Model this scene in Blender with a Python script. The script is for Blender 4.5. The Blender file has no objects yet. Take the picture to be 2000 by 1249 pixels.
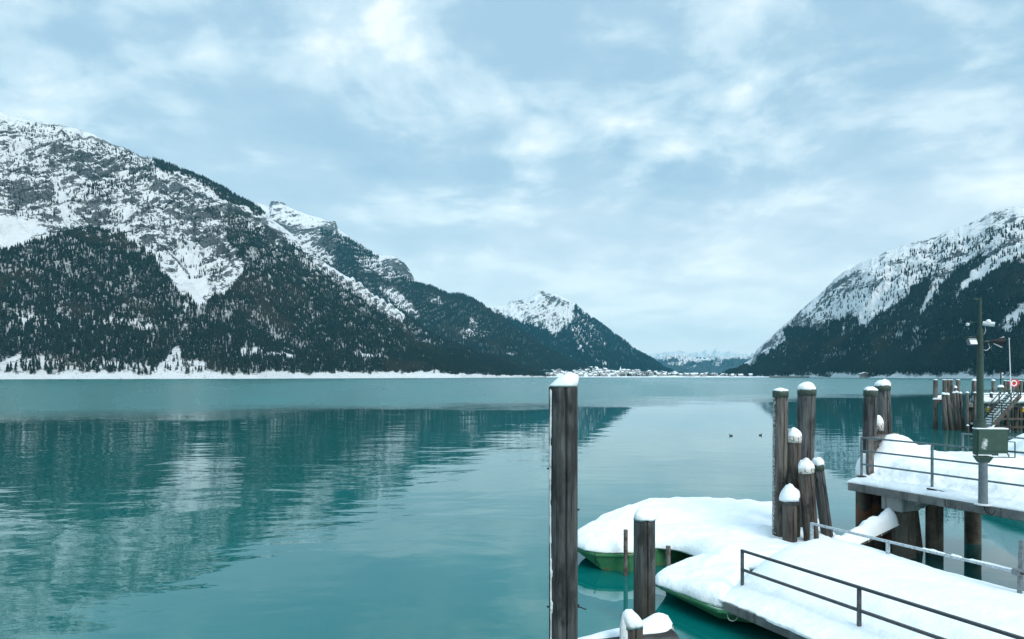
import bpy, bmesh, math, random
import numpy as np
from mathutils import Vector, Matrix, Quaternion
R = math.radians
rnd = random.Random(7)
rng = np.random.default_rng(11)
S = bpy.context.scene
COL = S.collection

# ------------------------------------------------------------ camera, light, sky, exposure
CAMZ, F, HX, HY = 4.6, 1333.3, 1000.0, 735.0      # eye height, focal length in photo pixels, principal column, horizon row
cd = bpy.data.cameras.new('camera'); cam = bpy.data.objects.new('camera', cd); COL.objects.link(cam)
cam.location = (0, 0, CAMZ); cam.rotation_euler = (R(90), 0, 0)
cd.sensor_width = 36; cd.lens = 24; cd.shift_y = 0.05525; cd.clip_start = 0.1; cd.clip_end = 90000
S.camera = cam
S.view_settings.view_transform = 'Standard'; S.view_settings.look = 'None'
S.view_settings.exposure = 0.68; S.view_settings.gamma = 1; S.view_settings.use_curve_mapping = False
S.cycles.use_denoising = True
S.cycles.volume_bounces = 0; S.cycles.max_bounces = 6; S.cycles.diffuse_bounces = 3; S.cycles.glossy_bounces = 3
S.cycles.caustics_reflective = False; S.cycles.caustics_refractive = False
SUN_EL, SUN_AZ = 38, 148          # degrees; azimuth measured clockwise from +Y: behind the viewer, to the right

sun = bpy.data.objects.new('sun', bpy.data.lights.new('sun', 'SUN')); COL.objects.link(sun)
sun.data.energy = 1.5; sun.data.angle = R(28); sun.data.color = (1.0, 0.94, 0.86)
sd = Vector((math.sin(R(SUN_AZ))*math.cos(R(SUN_EL)), math.cos(R(SUN_AZ))*math.cos(R(SUN_EL)), math.sin(R(SUN_EL))))
sun.rotation_euler = sd.to_track_quat('Z', 'Y').to_euler()

class NT:
    def __init__(s, tree): s.t = tree
    def n(s, typ, ins=None, **kw):
        nd = s.t.nodes.new(typ)
        for k, v in kw.items(): setattr(nd, k, v)
        for k, v in (ins or {}).items():
            sk = nd.inputs[k]
            if isinstance(v, bpy.types.NodeSocket): s.t.links.new(v, sk)
            else: sk.default_value = v
        return nd
    def m(s, op, a, b=0.0, c=None, clamp=False):
        d = {0: a, 1: b}
        if c is not None: d[2] = c
        return s.n('ShaderNodeMath', d, operation=op, use_clamp=clamp).outputs[0]
    def vm(s, op, a, b=(0, 0, 0)):
        return s.n('ShaderNodeVectorMath', {0: a, 1: b}, operation=op).outputs[0]
    def noise(s, vec, scale, detail=4, rough=.55, dist=0.0):
        return s.n('ShaderNodeTexNoise', {'Vector': vec, 'Scale': scale, 'Detail': detail, 'Roughness': rough, 'Distortion': dist}).outputs['Fac']
    def mr(s, v, a, b, c=0.0, d=1.0, smooth=True):
        return s.n('ShaderNodeMapRange', {'Value': v, 'From Min': a, 'From Max': b, 'To Min': c, 'To Max': d},
                   interpolation_type='SMOOTHSTEP' if smooth else 'LINEAR').outputs[0]
    def mix(s, f, a, b):
        nd = s.n('ShaderNodeMix', data_type='RGBA')
        for k, v in ((0, f), (6, a), (7, b)):
            sk = nd.inputs[k]
            if isinstance(v, bpy.types.NodeSocket): s.t.links.new(v, sk)
            else: sk.default_value = v if k == 0 else (*v[:3], 1)
        return nd.outputs[2]
    def sep(s, v): return s.n('ShaderNodeSeparateXYZ', {0: v}).outputs
    def comb(s, x, y, z): return s.n('ShaderNodeCombineXYZ', {0: x, 1: y, 2: z}).outputs[0]

# ---- world: Nishita daylight seen through a broken sheet of high cloud
W = bpy.data.worlds.new('World'); S.world = W; W.use_nodes = True
W.node_tree.nodes.clear(); w = NT(W.node_tree)
g = w.n('ShaderNodeTexCoord').outputs['Generated']
sky = w.n('ShaderNodeTexSky', sky_type='NISHITA', sun_disc=False, sun_elevation=R(SUN_EL), sun_rotation=R(SUN_AZ), air_density=1.2, dust_density=1.0, ozone_density=2.0)
dx, dy, dz = w.sep(g)
zc = w.m('ADD', w.m('MAXIMUM', dz, 0.0), 0.22)
pc = w.comb(w.m('DIVIDE', dx, zc), w.m('DIVIDE', dy, zc), 0.0)
warp = w.n('ShaderNodeTexNoise', {'Vector': pc, 'Scale': 1.3, 'Detail': 3.0}).outputs['Color']
pw = w.vm('ADD', pc, w.vm('MULTIPLY', w.vm('SUBTRACT', warp, (.5, .5, .5)), (.32, .32, .0)))
big = w.noise(w.vm('ADD', pw, (3.1, 7.7, 0)), 1.15, 3, .5)
mid = w.noise(w.vm('ADD', pw, (11.3, 2.9, 0)), 2.6, 6, .55)
fine = w.noise(w.vm('ADD', pw, (5.3, 1.9, 4)), 7.5, 5, .55)
cov = w.m('ADD', w.m('ADD', w.m('MULTIPLY', big, .95), w.m('MULTIPLY', mid, 1.35)), w.m('MULTIPLY', fine, .60))
cov = w.m('SUBTRACT', cov, .80)
# brighter breaks where the cloud sheet thins: directions of the thin places
def spot(px, py, rad, amp):
    v = Vector(((px-HX)/F, 1, (HY-py)/F)).normalized()
    dot = w.n('ShaderNodeVectorMath', {0: w.vm('NORMALIZE', w.vm('ADD', g, w.vm('MULTIPLY', w.vm('SUBTRACT', warp, (.5, .5, .5)), (.14, .0, .14)))), 1: tuple(v)}, operation='DOT_PRODUCT').outputs['Value']
    return w.mr(dot, math.cos(rad), 1.0, 0.0, amp)
cov2 = cov
for sp in ((585, 10, .11, .15), (850, -10, .14, .22), (1030, 290, .06, .14), (1260, 330, .09, .10), (1200, 10, .06, .10), (1500, 110, .08, .08), (250, 60, .16, .10), (1300, 420, .16, .08),
           (880, 200, .13, -.16), (400, 170, .2, -.08), (700, 330, .12, -.05), (1130, 90, .17, -.10), (1900, 30, .25, -.09), (560, 260, .14, -.10), (1050, 440, .14, -.04)):
    cov2 = w.m('ADD', cov2, spot(*sp))
bright = w.mr(cov2, .46, 1.16)
blue, pale, white = (.278, .418, .525), (.42, .55, .625), (.72, .77, .79)
c1 = w.mix(w.mr(bright, 0, .5), blue, pale)
c2 = w.mix(w.mr(bright, .42, 1), c1, white)
hz = w.m('ADD', w.mr(dz, -.02, .40, 1.0, 0.0), w.m('MULTIPLY', w.m('SUBTRACT', mid, .5), 1.1), clamp=True)
horizoncol = w.mix(w.mr(dx, -.6, .5), (.60, .71, .735), (.84, .87, .87))
c3 = w.mix(w.m('MULTIPLY', hz, .80), c2, horizoncol)
low = w.mr(dz, .0, .16, 1.0, 0.0)
c3 = w.mix(w.m('MULTIPLY', low, .55), c3, (.88, .93, .94))
# an overcast sky keeps brightening towards the zenith
zen = w.mr(dz, .46, 1.0, 1.0, 1.75)
c3 = w.n('ShaderNodeVectorMath', {0: c3, 1: w.comb(zen, zen, zen)}, operation='MULTIPLY').outputs[0]
bg1 = w.n('ShaderNodeBackground', {'Color': sky.outputs[0], 'Strength': .10})
bg2 = w.n('ShaderNodeBackground', {'Color': c3, 'Strength': 1.0})
mx = w.n('ShaderNodeMixShader', {0: .93, 1: bg1.outputs[0], 2: bg2.outputs[0]})
w.n('ShaderNodeOutputWorld', {0: mx.outputs[0]})

# ------------------------------------------------------------ helpers
def P(px, py, D): return Vector(((px-HX)/F*D, D, CAMZ-(py-HY)/F*D))
def tag(o, label=None, cat=None, group=None, kind=None):
    for k, v in (('label', label), ('category', cat), ('group', group), ('kind', kind)):
        if v: o[k] = v
    return o
def empty(name, loc=(0, 0, 0), rot=(0, 0, 0), parent=None):
    o = bpy.data.objects.new(name, None); COL.objects.link(o); o.location = loc; o.rotation_euler = rot
    o.empty_display_size = .2
    if parent: o.parent = parent
    return o
def thing(name, label, cat, loc=(0, 0, 0), group=None, rot=(0, 0, 0)):
    return tag(empty(name, loc, rot), label, cat, group)
def link(name, me, mat=None, parent=None, loc=None, rot=None, smooth=False):
    if mat is not None and not me.materials:
        for m_ in (mat if isinstance(mat, (list, tuple)) else [mat]): me.materials.append(m_)
    if smooth: me.polygons.foreach_set('use_smooth', [True]*len(me.polygons))
    o = bpy.data.objects.new(name, me); COL.objects.link(o)
    if parent: o.parent = parent
    if loc is not None: o.location = loc
    if rot is not None: o.rotation_euler = rot
    return o
def from_bm(name, bm, mat=None, parent=None, loc=None, rot=None, smooth=False):
    bmesh.ops.recalc_face_normals(bm, faces=bm.faces[:])
    me = bpy.data.meshes.new(name); bm.to_mesh(me); bm.free()
    return link(name, me, mat, parent, loc, rot, smooth)
def grid_mesh(name, X, Y, Z, closed_v=False):
    """array [nu,nv] of vertices -> quad mesh"""
    nu, nv = X.shape
    co = np.stack([X, Y, Z], -1).reshape(-1, 3).astype(np.float32)
    i = np.arange(nu-1)[:, None]; j = np.arange(nv if closed_v else nv-1)[None, :]
    j2 = (j+1) % nv
    q = np.stack([i*nv+j, (i+1)*nv+j, (i+1)*nv+j2, i*nv+j2], -1).reshape(-1, 4).astype(np.int32)
    me = bpy.data.meshes.new(name)
    me.vertices.add(len(co)); me.vertices.foreach_set('co', co.ravel())
    me.loops.add(q.size); me.loops.foreach_set('vertex_index', q.ravel())
    me.polygons.add(len(q)); me.polygons.foreach_set('loop_start', np.arange(0, q.size, 4, dtype=np.int32))
    me.update(calc_edges=True); me.validate()
    return me
def attr(me, name, arr):
    a = me.attributes.new(name, 'FLOAT', 'POINT'); a.data.foreach_set('value', np.asarray(arr, np.float32).ravel())
# value noise
_perm = rng.permutation(4096); _val = rng.random(4096)
def vn(x, y, z=0.0):
    x, y = np.broadcast_arrays(np.asarray(x, float), np.asarray(y, float)); z = np.zeros_like(x)+z
    xi, yi, zi = np.floor(x).astype(int), np.floor(y).astype(int), np.floor(z).astype(int)
    fx, fy, fz = x-xi, y-yi, z-zi
    fx, fy, fz = (f*f*f*(f*(f*6-15)+10) for f in (fx, fy, fz))
    h = lambda a, b, c: _val[_perm[(_perm[(_perm[a & 4095]+b) & 4095]+c) & 4095]]
    def L(a, b, t): return a+(b-a)*t
    return L(L(L(h(xi, yi, zi), h(xi+1, yi, zi), fx), L(h(xi, yi+1, zi), h(xi+1, yi+1, zi), fx), fy),
             L(L(h(xi, yi, zi+1), h(xi+1, yi, zi+1), fx), L(h(xi, yi+1, zi+1), h(xi+1, yi+1, zi+1), fx), fy), fz)*2-1
def fbm(x, y, z=0.0, o=5, gain=.5):
    s = 0; a = 1; n = 0
    for k in range(o):
        s = s+a*vn(x*2**k+17.3*k, y*2**k-9.1*k, np.asarray(z)*2**k+3.7*k); n += a; a *= gain
    return s/n
def ridged(x, y, z=0.0, o=4, gain=.5):
    s = 0; a = 1; n = 0
    for k in range(o):
        s = s+a*(1-2*np.abs(vn(x*2**k+31.3*k, y*2**k+5.1*k, np.asarray(z)*2**k+1.7*k))); n += a; a *= gain
    return s/n
def sm(a, b, x): t = np.clip((x-a)/(b-a), 0, 1); return t*t*(3-2*t)
def interp(poly, x): p = np.array(poly, float); return np.interp(x, p[:, 0], p[:, 1])
def inpoly(px, py, poly):
    c = np.zeros(np.shape(px), bool); n = len(poly)
    for k in range(n):
        x1, y1 = poly[k]; x2, y2 = poly[(k+1) % n]
        if y1 == y2: continue
        c ^= ((y1 > py) != (y2 > py)) & (px < (x2-x1)*(py-y1)/(y2-y1)+x1)
    return c
def box(bm, c, s, rot=None):
    r = bmesh.ops.create_cube(bm, size=1.0, matrix=Matrix.Diagonal((*s, 1)))
    m = Matrix.Translation(c) @ (rot.to_4x4() if rot is not None else Matrix())
    bmesh.ops.transform(bm, matrix=m, verts=r['verts']); return r['verts']
def cyl(bm, a, b, r1, r2=None, seg=10):
    a, b = Vector(a), Vector(b); d = b-a
    r = bmesh.ops.create_cone(bm, cap_ends=True, segments=seg, radius1=r1, radius2=r1 if r2 is None else r2, depth=d.length)
    m = Matrix.Translation((a+b)/2) @ d.to_track_quat('Z', 'Y').to_matrix().to_4x4()
    bmesh.ops.transform(bm, matrix=m, verts=r['verts']); return r['verts']
def beam(bm, a, b, w_, h_):
    a, b = Vector(a), Vector(b); d = b-a
    q = d.to_track_quat('X', 'Z')
    return box(bm, (a+b)/2, (d.length, w_, h_), q.to_matrix())
def prism(bm, pts, z0, z1):
    lo = [bm.verts.new((x, y, z0)) for x, y in pts]; hi = [bm.verts.new((x, y, z1)) for x, y in pts]
    bm.faces.new(hi); bm.faces.new(lo[::-1]); n = len(pts)
    for i in range(n): bm.faces.new((lo[i], lo[(i+1) % n], hi[(i+1) % n], hi[i]))
def bar(name, a, b, w_, h_, mat, parent, bev=.006):
    bm = bmesh.new(); beam(bm, a, b, w_, h_)
    if bev: bmesh.ops.bevel(bm, geom=bm.edges[:], offset=bev, segments=1, affect='EDGES')
    return from_bm(name, bm, mat, parent)
def tube(name, pts, r, mat, parent=None, seg=6):
    cu = [Vector(p) for p in pts]; bm = bmesh.new(); rings = []
    for i, p in enumerate(cu):
        t = (cu[min(i+1, len(cu)-1)]-cu[max(i-1, 0)]).normalized(); q = t.to_track_quat('Z', 'Y')
        rings.append([bm.verts.new(p+q @ Vector((r*math.cos(2*math.pi*k/seg), r*math.sin(2*math.pi*k/seg), 0))) for k in range(seg)])
    for a, b in zip(rings, rings[1:]):
        for k in range(seg): bm.faces.new((a[k], a[(k+1) % seg], b[(k+1) % seg], b[k]))
    bm.faces.new(rings[0]); bm.faces.new(rings[-1])
    return from_bm(name, bm, mat, parent, smooth=True)

# ------------------------------------------------------------ materials
MAT = {}
def mat(name, build):
    m = bpy.data.materials.new(name); m.use_nodes = True; m.node_tree.nodes.clear()
    t = NT(m.node_tree); MAT[name] = m; sh = build(t)
    t.n('ShaderNodeOutputMaterial', {0: sh}); return m
def pr(t, **kw):
    return t.n('ShaderNodeBsdfPrincipled', {k.replace('_', ' '): v for k, v in kw.items()}).outputs[0]
def bump(t, h, strength, dist, normal=None):
    d = {'Height': h, 'Strength': strength, 'Distance': dist}
    if normal is not None: d['Normal'] = normal
    return t.n('ShaderNodeBump', d).outputs[0]

def m_snow(t):
    p = t.n('ShaderNodeNewGeometry').outputs['Position']
    a = t.noise(p, 1.3, 3, .5); b = t.noise(p, 14, 5, .6); c = t.noise(p, 160, 2, .6)
    h = t.m('ADD', t.m('MULTIPLY', a, .6), t.m('ADD', t.m('MULTIPLY', b, .14), t.m('MULTIPLY', c, .014)))
    col = t.mix(t.mr(a, .3, .7), (.83, .89, .92), (.88, .92, .94))
    return pr(t, Base_Color=col, Roughness=.75, Normal=bump(t, h, .55, .25), Specular_IOR_Level=.25)
mat('snow', m_snow)
def m_snow_dirty(t):
    p = t.n('ShaderNodeNewGeometry').outputs['Position']
    b = t.noise(p, 9, 6, .65); c = t.noise(p, 60, 4, .7)
    col = t.mix(t.mr(t.m('ADD', b, t.m('MULTIPLY', c, .5)), .80, .98), (.84, .89, .91), (.42, .44, .43))
    return pr(t, Base_Color=col, Roughness=.75, Normal=bump(t, t.m('ADD', b, t.m('MULTIPLY', c, .4)), .6, .06), Specular_IOR_Level=.25)
mat('snow_dirty', m_snow_dirty)

def wood(dark, light, base=None, frost=0.0):
    def f(t):
        tc = t.n('ShaderNodeTexCoord').outputs['Object']; oi = t.n('ShaderNodeObjectInfo').outputs['Random']
        off = t.comb(t.m('MULTIPLY', oi, 13.7), t.m('MULTIPLY', oi, 7.1), t.m('MULTIPLY', oi, 31.0))
        v = t.vm('ADD', tc, off)
        g1 = t.noise(t.vm('MULTIPLY', v, (24, 24, 1.6)), 1.0, 6, .6, .4)
        g2 = t.noise(t.vm('MULTIPLY', v, (70, 70, 2.0)), 1.0, 4, .65)
        blot = t.noise(t.vm('MULTIPLY', v, (3.5, 3.5, 1.3)), 1.0, 5, .6)
        pale = t.noise(t.vm('MULTIPLY', v, (9, 9, .9)), 1.0, 4, .6)
        x, y, z = t.sep(t.n('ShaderNodeNewGeometry').outputs['Position'])
        kd = t.n('ShaderNodeTexVoronoi', {'Vector': t.vm('MULTIPLY', v, (3.6, 3.6, 2.0)), 'Scale': 1.0}).outputs['Distance']
        knot = t.mr(kd, .16, .07)
        fac = t.m('ADD', t.m('MULTIPLY', g1, .7), t.m('MULTIPLY', g2, .45))
        c = t.mix(t.mr(fac, .38, .78), dark, light)
        c = t.mix(t.mr(pale, .56, .70, 0, .6), c, tuple(min(1, k*1.65) for k in light))
        c = t.mix(t.mr(blot, .46, .64, 0, .85), c, tuple(k*.42 for k in dark))
        c = t.mix(t.m('MULTIPLY', knot, .8), c, tuple(k*.35 for k in dark))
        c = t.mix(t.mr(blot, .42, .30, 0, .35), c, (.085, .095, .06))
        crack = t.mr(g1, .36, .30, 0, 1)
        c = t.mix(t.m('MULTIPLY', crack, .85), c, (.012, .011, .010))
        wet = t.mr(t.m('ADD', z, t.m('MULTIPLY', blot, 1.3)), 2.3, .9, 0, .7)      # dark waterline band with algae
        c = t.mix(wet, c, (.030, .027, .018))
        sp = t.noise(t.vm('MULTIPLY', v, (45, 45, 20)), 1.0, 3, .7)
        sand = t.m('MULTIPLY', t.mr(sp, .62, .72), t.mr(z, 2.0, .6, 0, .6))
        c = t.mix(sand, c, (.20, .17, .11))
        if frost:
            nx = t.sep(t.n('ShaderNodeNewGeometry').outputs['Normal'])[0]
            fr = t.mr(t.m('ADD', t.m('MULTIPLY', nx, -1), t.m('MULTIPLY', t.noise(v, 26, 5, .7), 1.3)), 1.64, 1.72)
            c = t.mix(fr, c, (.75, .82, .85))
        h = t.m('SUBTRACT', t.m('ADD', g1, t.m('MULTIPLY', g2, .5)), t.m('MULTIPLY', crack, 1.2))
        return pr(t, Base_Color=c, Roughness=.8, Normal=bump(t, h, .9, .02))
    return f
mat('pile_grey', wood((.034, .036, .036), (.145, .154, .157)))
mat('pile_near', wood((.020, .022, .023), (.100, .109, .113)))
mat('pile_brown', wood((.034, .028, .024), (.135, .118, .10)))
mat('pile_frost', wood((.05, .045, .04), (.18, .17, .155), frost=.22))
mat('far_wood', wood((.06, .055, .05), (.21, .20, .185)))
def flat(name, col, rough=.6, metal=0.0, var=.25, sc=8, bs=.25, bd=.01):
    def f(t):
        tc = t.n('ShaderNodeNewGeometry').outputs['Position']
        a = t.noise(tc, sc, 6, .65)
        c = t.mix(t.mr(a, .3, .7), tuple(k*(1-var) for k in col), tuple(min(1, k*(1+var)) for k in col))
        return pr(t, Base_Color=c, Roughness=rough, Metallic=metal, Normal=bump(t, a, bs, bd))
    return mat(name, f)
flat('galv', (.16, .19, .205), .5, .35, .3, 20)
flat('rail_dark', (.075, .078, .085), .5, .3, .3, 15)
flat('rail_teal', (.13, .185, .20), .5, .25, .25, 15)
flat('rail_snowy', (.40, .46, .49), .6, .1, .35, 25)
flat('pole_green', (.026, .056, .046), .45, .1, .15, 12)
flat('cabinet_green', (.030, .075, .058), .5, .1, .12, 9)
flat('pole_grey', (.14, .18, .205), .55, .2, .15, 14)
flat('dark_iron', (.02, .02, .022), .6, .3, .2, 20)
flat('lamp_white', (.62, .66, .66), .4, 0, .08, 10)
flat('cap_green', (.045, .07, .055), .6, .1, .3, 12)
flat('cable_white', (.45, .5, .5), .5)
flat('yellow', (.62, .40, .03), .5)
flat('red', (.55, .03, .035), .45, 0, .1)
flat('white_paint', (.74, .76, .76), .5, 0, .08)
flat('duck', (.03, .025, .02), .7)
flat('house_wall', (.33, .31, .29), .8, 0, .15, .2)
flat('house_wood', (.10, .07, .05), .8, 0, .2, .5)
flat('house_glass', (.03, .035, .04), .2)
flat('roof_snow', (.84, .88, .90), .8, 0, .05, .3)
flat('trunk_bark', (.05, .038, .03), .9, 0, .3, 2)
def m_band(t):
    tc = t.n('ShaderNodeTexCoord').outputs['Object']
    a = t.noise(t.vm('MULTIPLY', tc, (22, 22, 14)), 1.0, 5, .75)
    c = t.mix(t.mr(a, .40, .50), (.62, .62, .58), (.62, .62, .58))
    c = t.mix(t.mr(a, .52, .57), c, (.09, .065, .05))
    return pr(t, Base_Color=c, Roughness=.7)
mat('white_band', m_band)
def m_hull(t, frost=False):
    p = t.n('ShaderNodeNewGeometry').outputs['Position']; z = t.sep(p)[2]
    a = t.noise(t.vm('MULTIPLY', p, (3, 3, 7)), 1.0, 6, .65); b = t.noise(p, 26, 4, .7)
    c = t.mix(t.mr(a, .3, .7), (.036, .165, .070), (.055, .24, .11))
    rust = t.mr(t.m('ADD', a, t.m('MULTIPLY', b, .5)), .80, .92, 0, .8)
    c = t.mix(rust, c, (.17, .09, .035))
    fr = t.mr(t.m('ADD', t.m('MULTIPLY', b, .5), t.mr(z, .04, .34)), *((.98, 1.2) if frost else (1.3, 1.5)), 0, .75)
    c = t.mix(fr, c, (.55, .68, .66))
    return pr(t, Base_Color=c, Roughness=.45, Normal=bump(t, b, .15, .01))
mat('hull_green', m_hull); mat('hull_frosted', lambda t: m_hull(t, True))
def m_conc(dark, light, rust=False):
    def f(t):
        p = t.n('ShaderNodeNewGeometry').outputs['Position']
        a = t.noise(p, 2.2, 6, .65); b = t.noise(p, 60, 4, .7); s = t.noise(t.vm('MULTIPLY', p, (6, 6, .8)), 1.0, 5, .6)
        c = t.mix(t.mr(a, .3, .7), dark, light)
        c = t.mix(t.mr(s, .50, .66, 0, .6), c, tuple(k*.3 for k in dark))
        c = t.mix(t.mr(b, .56, .68, 0, .5), c, (.42, .42, .38))
        if rust: c = t.mix(t.mr(t.noise(p, 1.6, 3, .5), .56, .64, 0, .7), c, (.16, .055, .02))
        return pr(t, Base_Color=c, Roughness=.85, Normal=bump(t, t.m('ADD', a, b), .4, .02))
    return f
mat('concrete', m_conc((.10, .11, .11), (.21, .22, .215)))
mat('concrete_smooth', m_conc((.38, .41, .42), (.46, .49, .50)))
mat('concrete_brown', m_conc((.075, .066, .052), (.20, .175, .14)))
mat('steel_rusty', m_conc((.028, .026, .020), (.085, .075, .055), True))

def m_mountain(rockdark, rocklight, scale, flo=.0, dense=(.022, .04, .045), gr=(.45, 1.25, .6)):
    def f(t):
        ge = t.n('ShaderNodeNewGeometry'); p = ge.outputs['Position']; nz = t.sep(ge.outputs['Normal'])[2]
        ps = t.vm('MULTIPLY', p, (1/scale,)*3)
        x, y, z = t.sep(ps)
        # tilted strata coordinate
        st = t.comb(t.m('ADD', t.m('MULTIPLY', x, .22), t.m('MULTIPLY', z, .12)), t.m('MULTIPLY', y, .22), t.m('ADD', z, t.m('MULTIPLY', x, -.75)))
        n1 = t.noise(ps, .010, 5, .6); n2 = t.noise(st, .070, 8, .74, .3); n3 = t.noise(ps, .16, 6, .75)
        at = t.n('ShaderNodeAttribute', attribute_name='snowfield').outputs['Fac']
        rk = t.n('ShaderNodeAttribute', attribute_name='rock').outputs['Fac']
        fo = t.n('ShaderNodeAttribute', attribute_name='forest').outputs['Fac']
        v = t.m('ADD', t.m('ADD', t.m('MULTIPLY', t.m('SUBTRACT', .80, nz), 1.0), t.m('MULTIPLY', t.m('SUBTRACT', n2, .5), 2.3)),
                t.m('ADD', t.m('MULTIPLY', t.m('SUBTRACT', n1, .5), 2.2), t.m('MULTIPLY', t.m('SUBTRACT', n3, .5), 1.5)))
        v = t.m('SUBTRACT', t.m('ADD', v, t.m('MULTIPLY', rk, .30)), t.m('MULTIPLY', at, .75))
        rock = t.mr(v, .13+flo, .27+flo)
        rc = t.mix(t.mr(n3, .35, .65), rockdark, rocklight)
        scrub = t.mr(t.noise(ps, .03, 6, .7), .50, .60)
        rc = t.mix(t.m('MULTIPLY', scrub, .55), rc, (.022, .034, .034))
        c = t.mix(rock, (.90, .93, .945), rc)
        dots = t.m('MULTIPLY', t.mr(t.noise(ps, .22, 3, .7), .585, .63), t.mr(t.noise(ps, .012, 4, .6), .46, .56))
        dots = t.m('MULTIPLY', dots, t.m('SUBTRACT', 1.0, t.m('MULTIPLY', at, .8), clamp=True))
        c = t.mix(t.m('MULTIPLY', dots, .85), c, (.020, .032, .034))
        scb = t.n('ShaderNodeAttribute', attribute_name='scrub').outputs['Fac']
        c = t.mix(t.mr(t.m('ADD', scb, t.m('MULTIPLY', t.m('SUBTRACT', n3, .5), 2.4)),   .55, .85, 0, .8), c, (.018, .030, .032))
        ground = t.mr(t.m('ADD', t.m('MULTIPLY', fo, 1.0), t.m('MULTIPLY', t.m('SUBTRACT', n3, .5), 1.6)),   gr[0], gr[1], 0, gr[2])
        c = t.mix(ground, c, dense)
        h = t.m('ADD', t.m('MULTIPLY', n2, 1.0), t.m('MULTIPLY', n3, .8))
        return pr(t, Base_Color=c, Roughness=.9, Specular_IOR_Level=.1, Normal=bump(t, h, .8, 14*scale))
    return f
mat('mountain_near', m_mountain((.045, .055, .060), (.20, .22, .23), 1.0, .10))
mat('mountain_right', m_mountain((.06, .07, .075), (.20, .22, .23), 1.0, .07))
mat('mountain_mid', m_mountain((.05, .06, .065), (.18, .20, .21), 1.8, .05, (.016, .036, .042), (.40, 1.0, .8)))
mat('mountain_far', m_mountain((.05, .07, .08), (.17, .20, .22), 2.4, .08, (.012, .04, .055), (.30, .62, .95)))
def m_needles(t):
    ge = t.n('ShaderNodeNewGeometry'); p = ge.outputs['Position']; nz = t.sep(ge.outputs['Normal'])[2]
    oi = t.n('ShaderNodeObjectInfo').outputs['Random']
    c = t.mix(oi, (.005, .016, .017), (.020, .036, .033))
    brown = t.mr(t.noise(p, .006, 3, .5), .56, .66, 0, .5)
    c = t.mix(brown, c, (.05, .048, .036))
    s = t.mr(t.m('ADD', t.m('MULTIPLY', nz, .45), t.m('MULTIPLY', t.noise(p, .35, 3, .8), .9)), .66, .88, 0, .8)
    c = t.mix(t.m('MULTIPLY', s, t.mr(t.noise(p, .004, 3, .5), .35, .65, .45, 1)), c, (.62, .72, .74))
    return pr(t, Base_Color=c, Roughness=.9, Specular_IOR_Level=.1)
mat('needles', m_needles)
def m_needles_far(t):
    ge = t.n('ShaderNodeNewGeometry'); p = ge.outputs['Position']; oi = t.n('ShaderNodeObjectInfo').outputs['Random']
    c = t.mix(oi, (.003, .017, .023), (.009, .030, .038))
    c = t.mix(t.mr(t.noise(p, .02, 4, .8), .60, .72, 0, .5), c, (.5, .6, .62))
    return pr(t, Base_Color=c, Roughness=.9, Specular_IOR_Level=.1)
mat('needles_far', m_needles_far)

def m_water(t):
    p = t.n('ShaderNodeNewGeometry').outputs['Position']; x, y, z = t.sep(p)
    lo = t.noise(t.vm('MULTIPLY', p, (.012, .012, .012)), 1.0, 3, .5)
    lo2 = t.noise(t.vm('MULTIPLY', p, (.05, .05, .05)), 1.0, 3, .5)
    # wind band: the far water is ruffled, its near edge runs slantwise across the lake
    edge = t.m('ADD', t.m('ADD', y, t.m('MULTIPLY', x, -.60)), t.m('MULTIPLY', t.m('SUBTRACT', lo, .5), 45))
    wind = t.mr(t.m('ADD', edge, t.m('MULTIPLY', t.m('SUBTRACT', lo2, .5), 60)), 86, 138)
    lane = t.noise(t.comb(t.m('MULTIPLY', t.m('DIVIDE', x, y), 7.0), t.m('MULTIPLY', y, .0012), 0.0), 1.0, 3, .5)
    # ripples near: stretched crests, stronger on the open left side
    rv = t.n('ShaderNodeMapping', {'Vector': p, 'Rotation': (0, 0, R(-14)), 'Scale': (.55, 1.0, 1.0)}).outputs[0]
    wv = t.vm('ADD', rv, t.vm('MULTIPLY', t.n('ShaderNodeTexNoise', {'Vector': p, 'Scale': .12, 'Detail': 3.0}).outputs['Color'], (3.0, 3.0, 0)))
    r1 = t.noise(wv, .55, 2, .45); r2 = t.noise(wv, 1.5, 3, .5); r3 = t.noise(p, 5.0, 3, .55); r0 = t.noise(rv, .16, 2, .5)
    calm = t.mr(t.m('ADD', t.m('MULTIPLY', x, .035), t.m('MULTIPLY', t.m('SUBTRACT', lo2, .5), 1.6)), -.45, .35, 1.7, .55)
    near = t.m('MULTIPLY', t.mr(y, 9, 26, .45, 1.0), t.mr(y, 28, 85, 1.0, .40))
    amp = t.m('MULTIPLY', calm, near)
    h = t.m('ADD', t.m('ADD', t.m('MULTIPLY', r0, .10), t.m('MULTIPLY', r1, .040)), t.m('ADD', t.m('MULTIPLY', r2, .011), t.m('MULTIPLY', r3, .0014)))
    nrm = bump(t, t.m('MULTIPLY', h, amp), 1.0, .55)
    hf = t.noise(t.vm('MULTIPLY', p, (.35, .6, 1)), 1.0, 4, .65)
    nrm = bump(t, t.m('MULTIPLY', hf, wind), 1.0, .35, nrm)
    rough = t.m('ADD', .02, t.m('MULTIPLY', wind, t.mr(lane, .3, .7, .20, .30)))
    body = t.mix(t.mr(lo2, .3, .7), (.000, .108, .100), (.001, .138, .128))
    body = t.mix(t.mr(x, 6, 14, 0, .3), body, (.03, .14, .15))
    return pr(t, Base_Color=body, Roughness=rough, IOR=1.75, Normal=nrm, Specular_Tint=(.30, .92, 1.0, 1))
mat('water', m_water)

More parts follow.
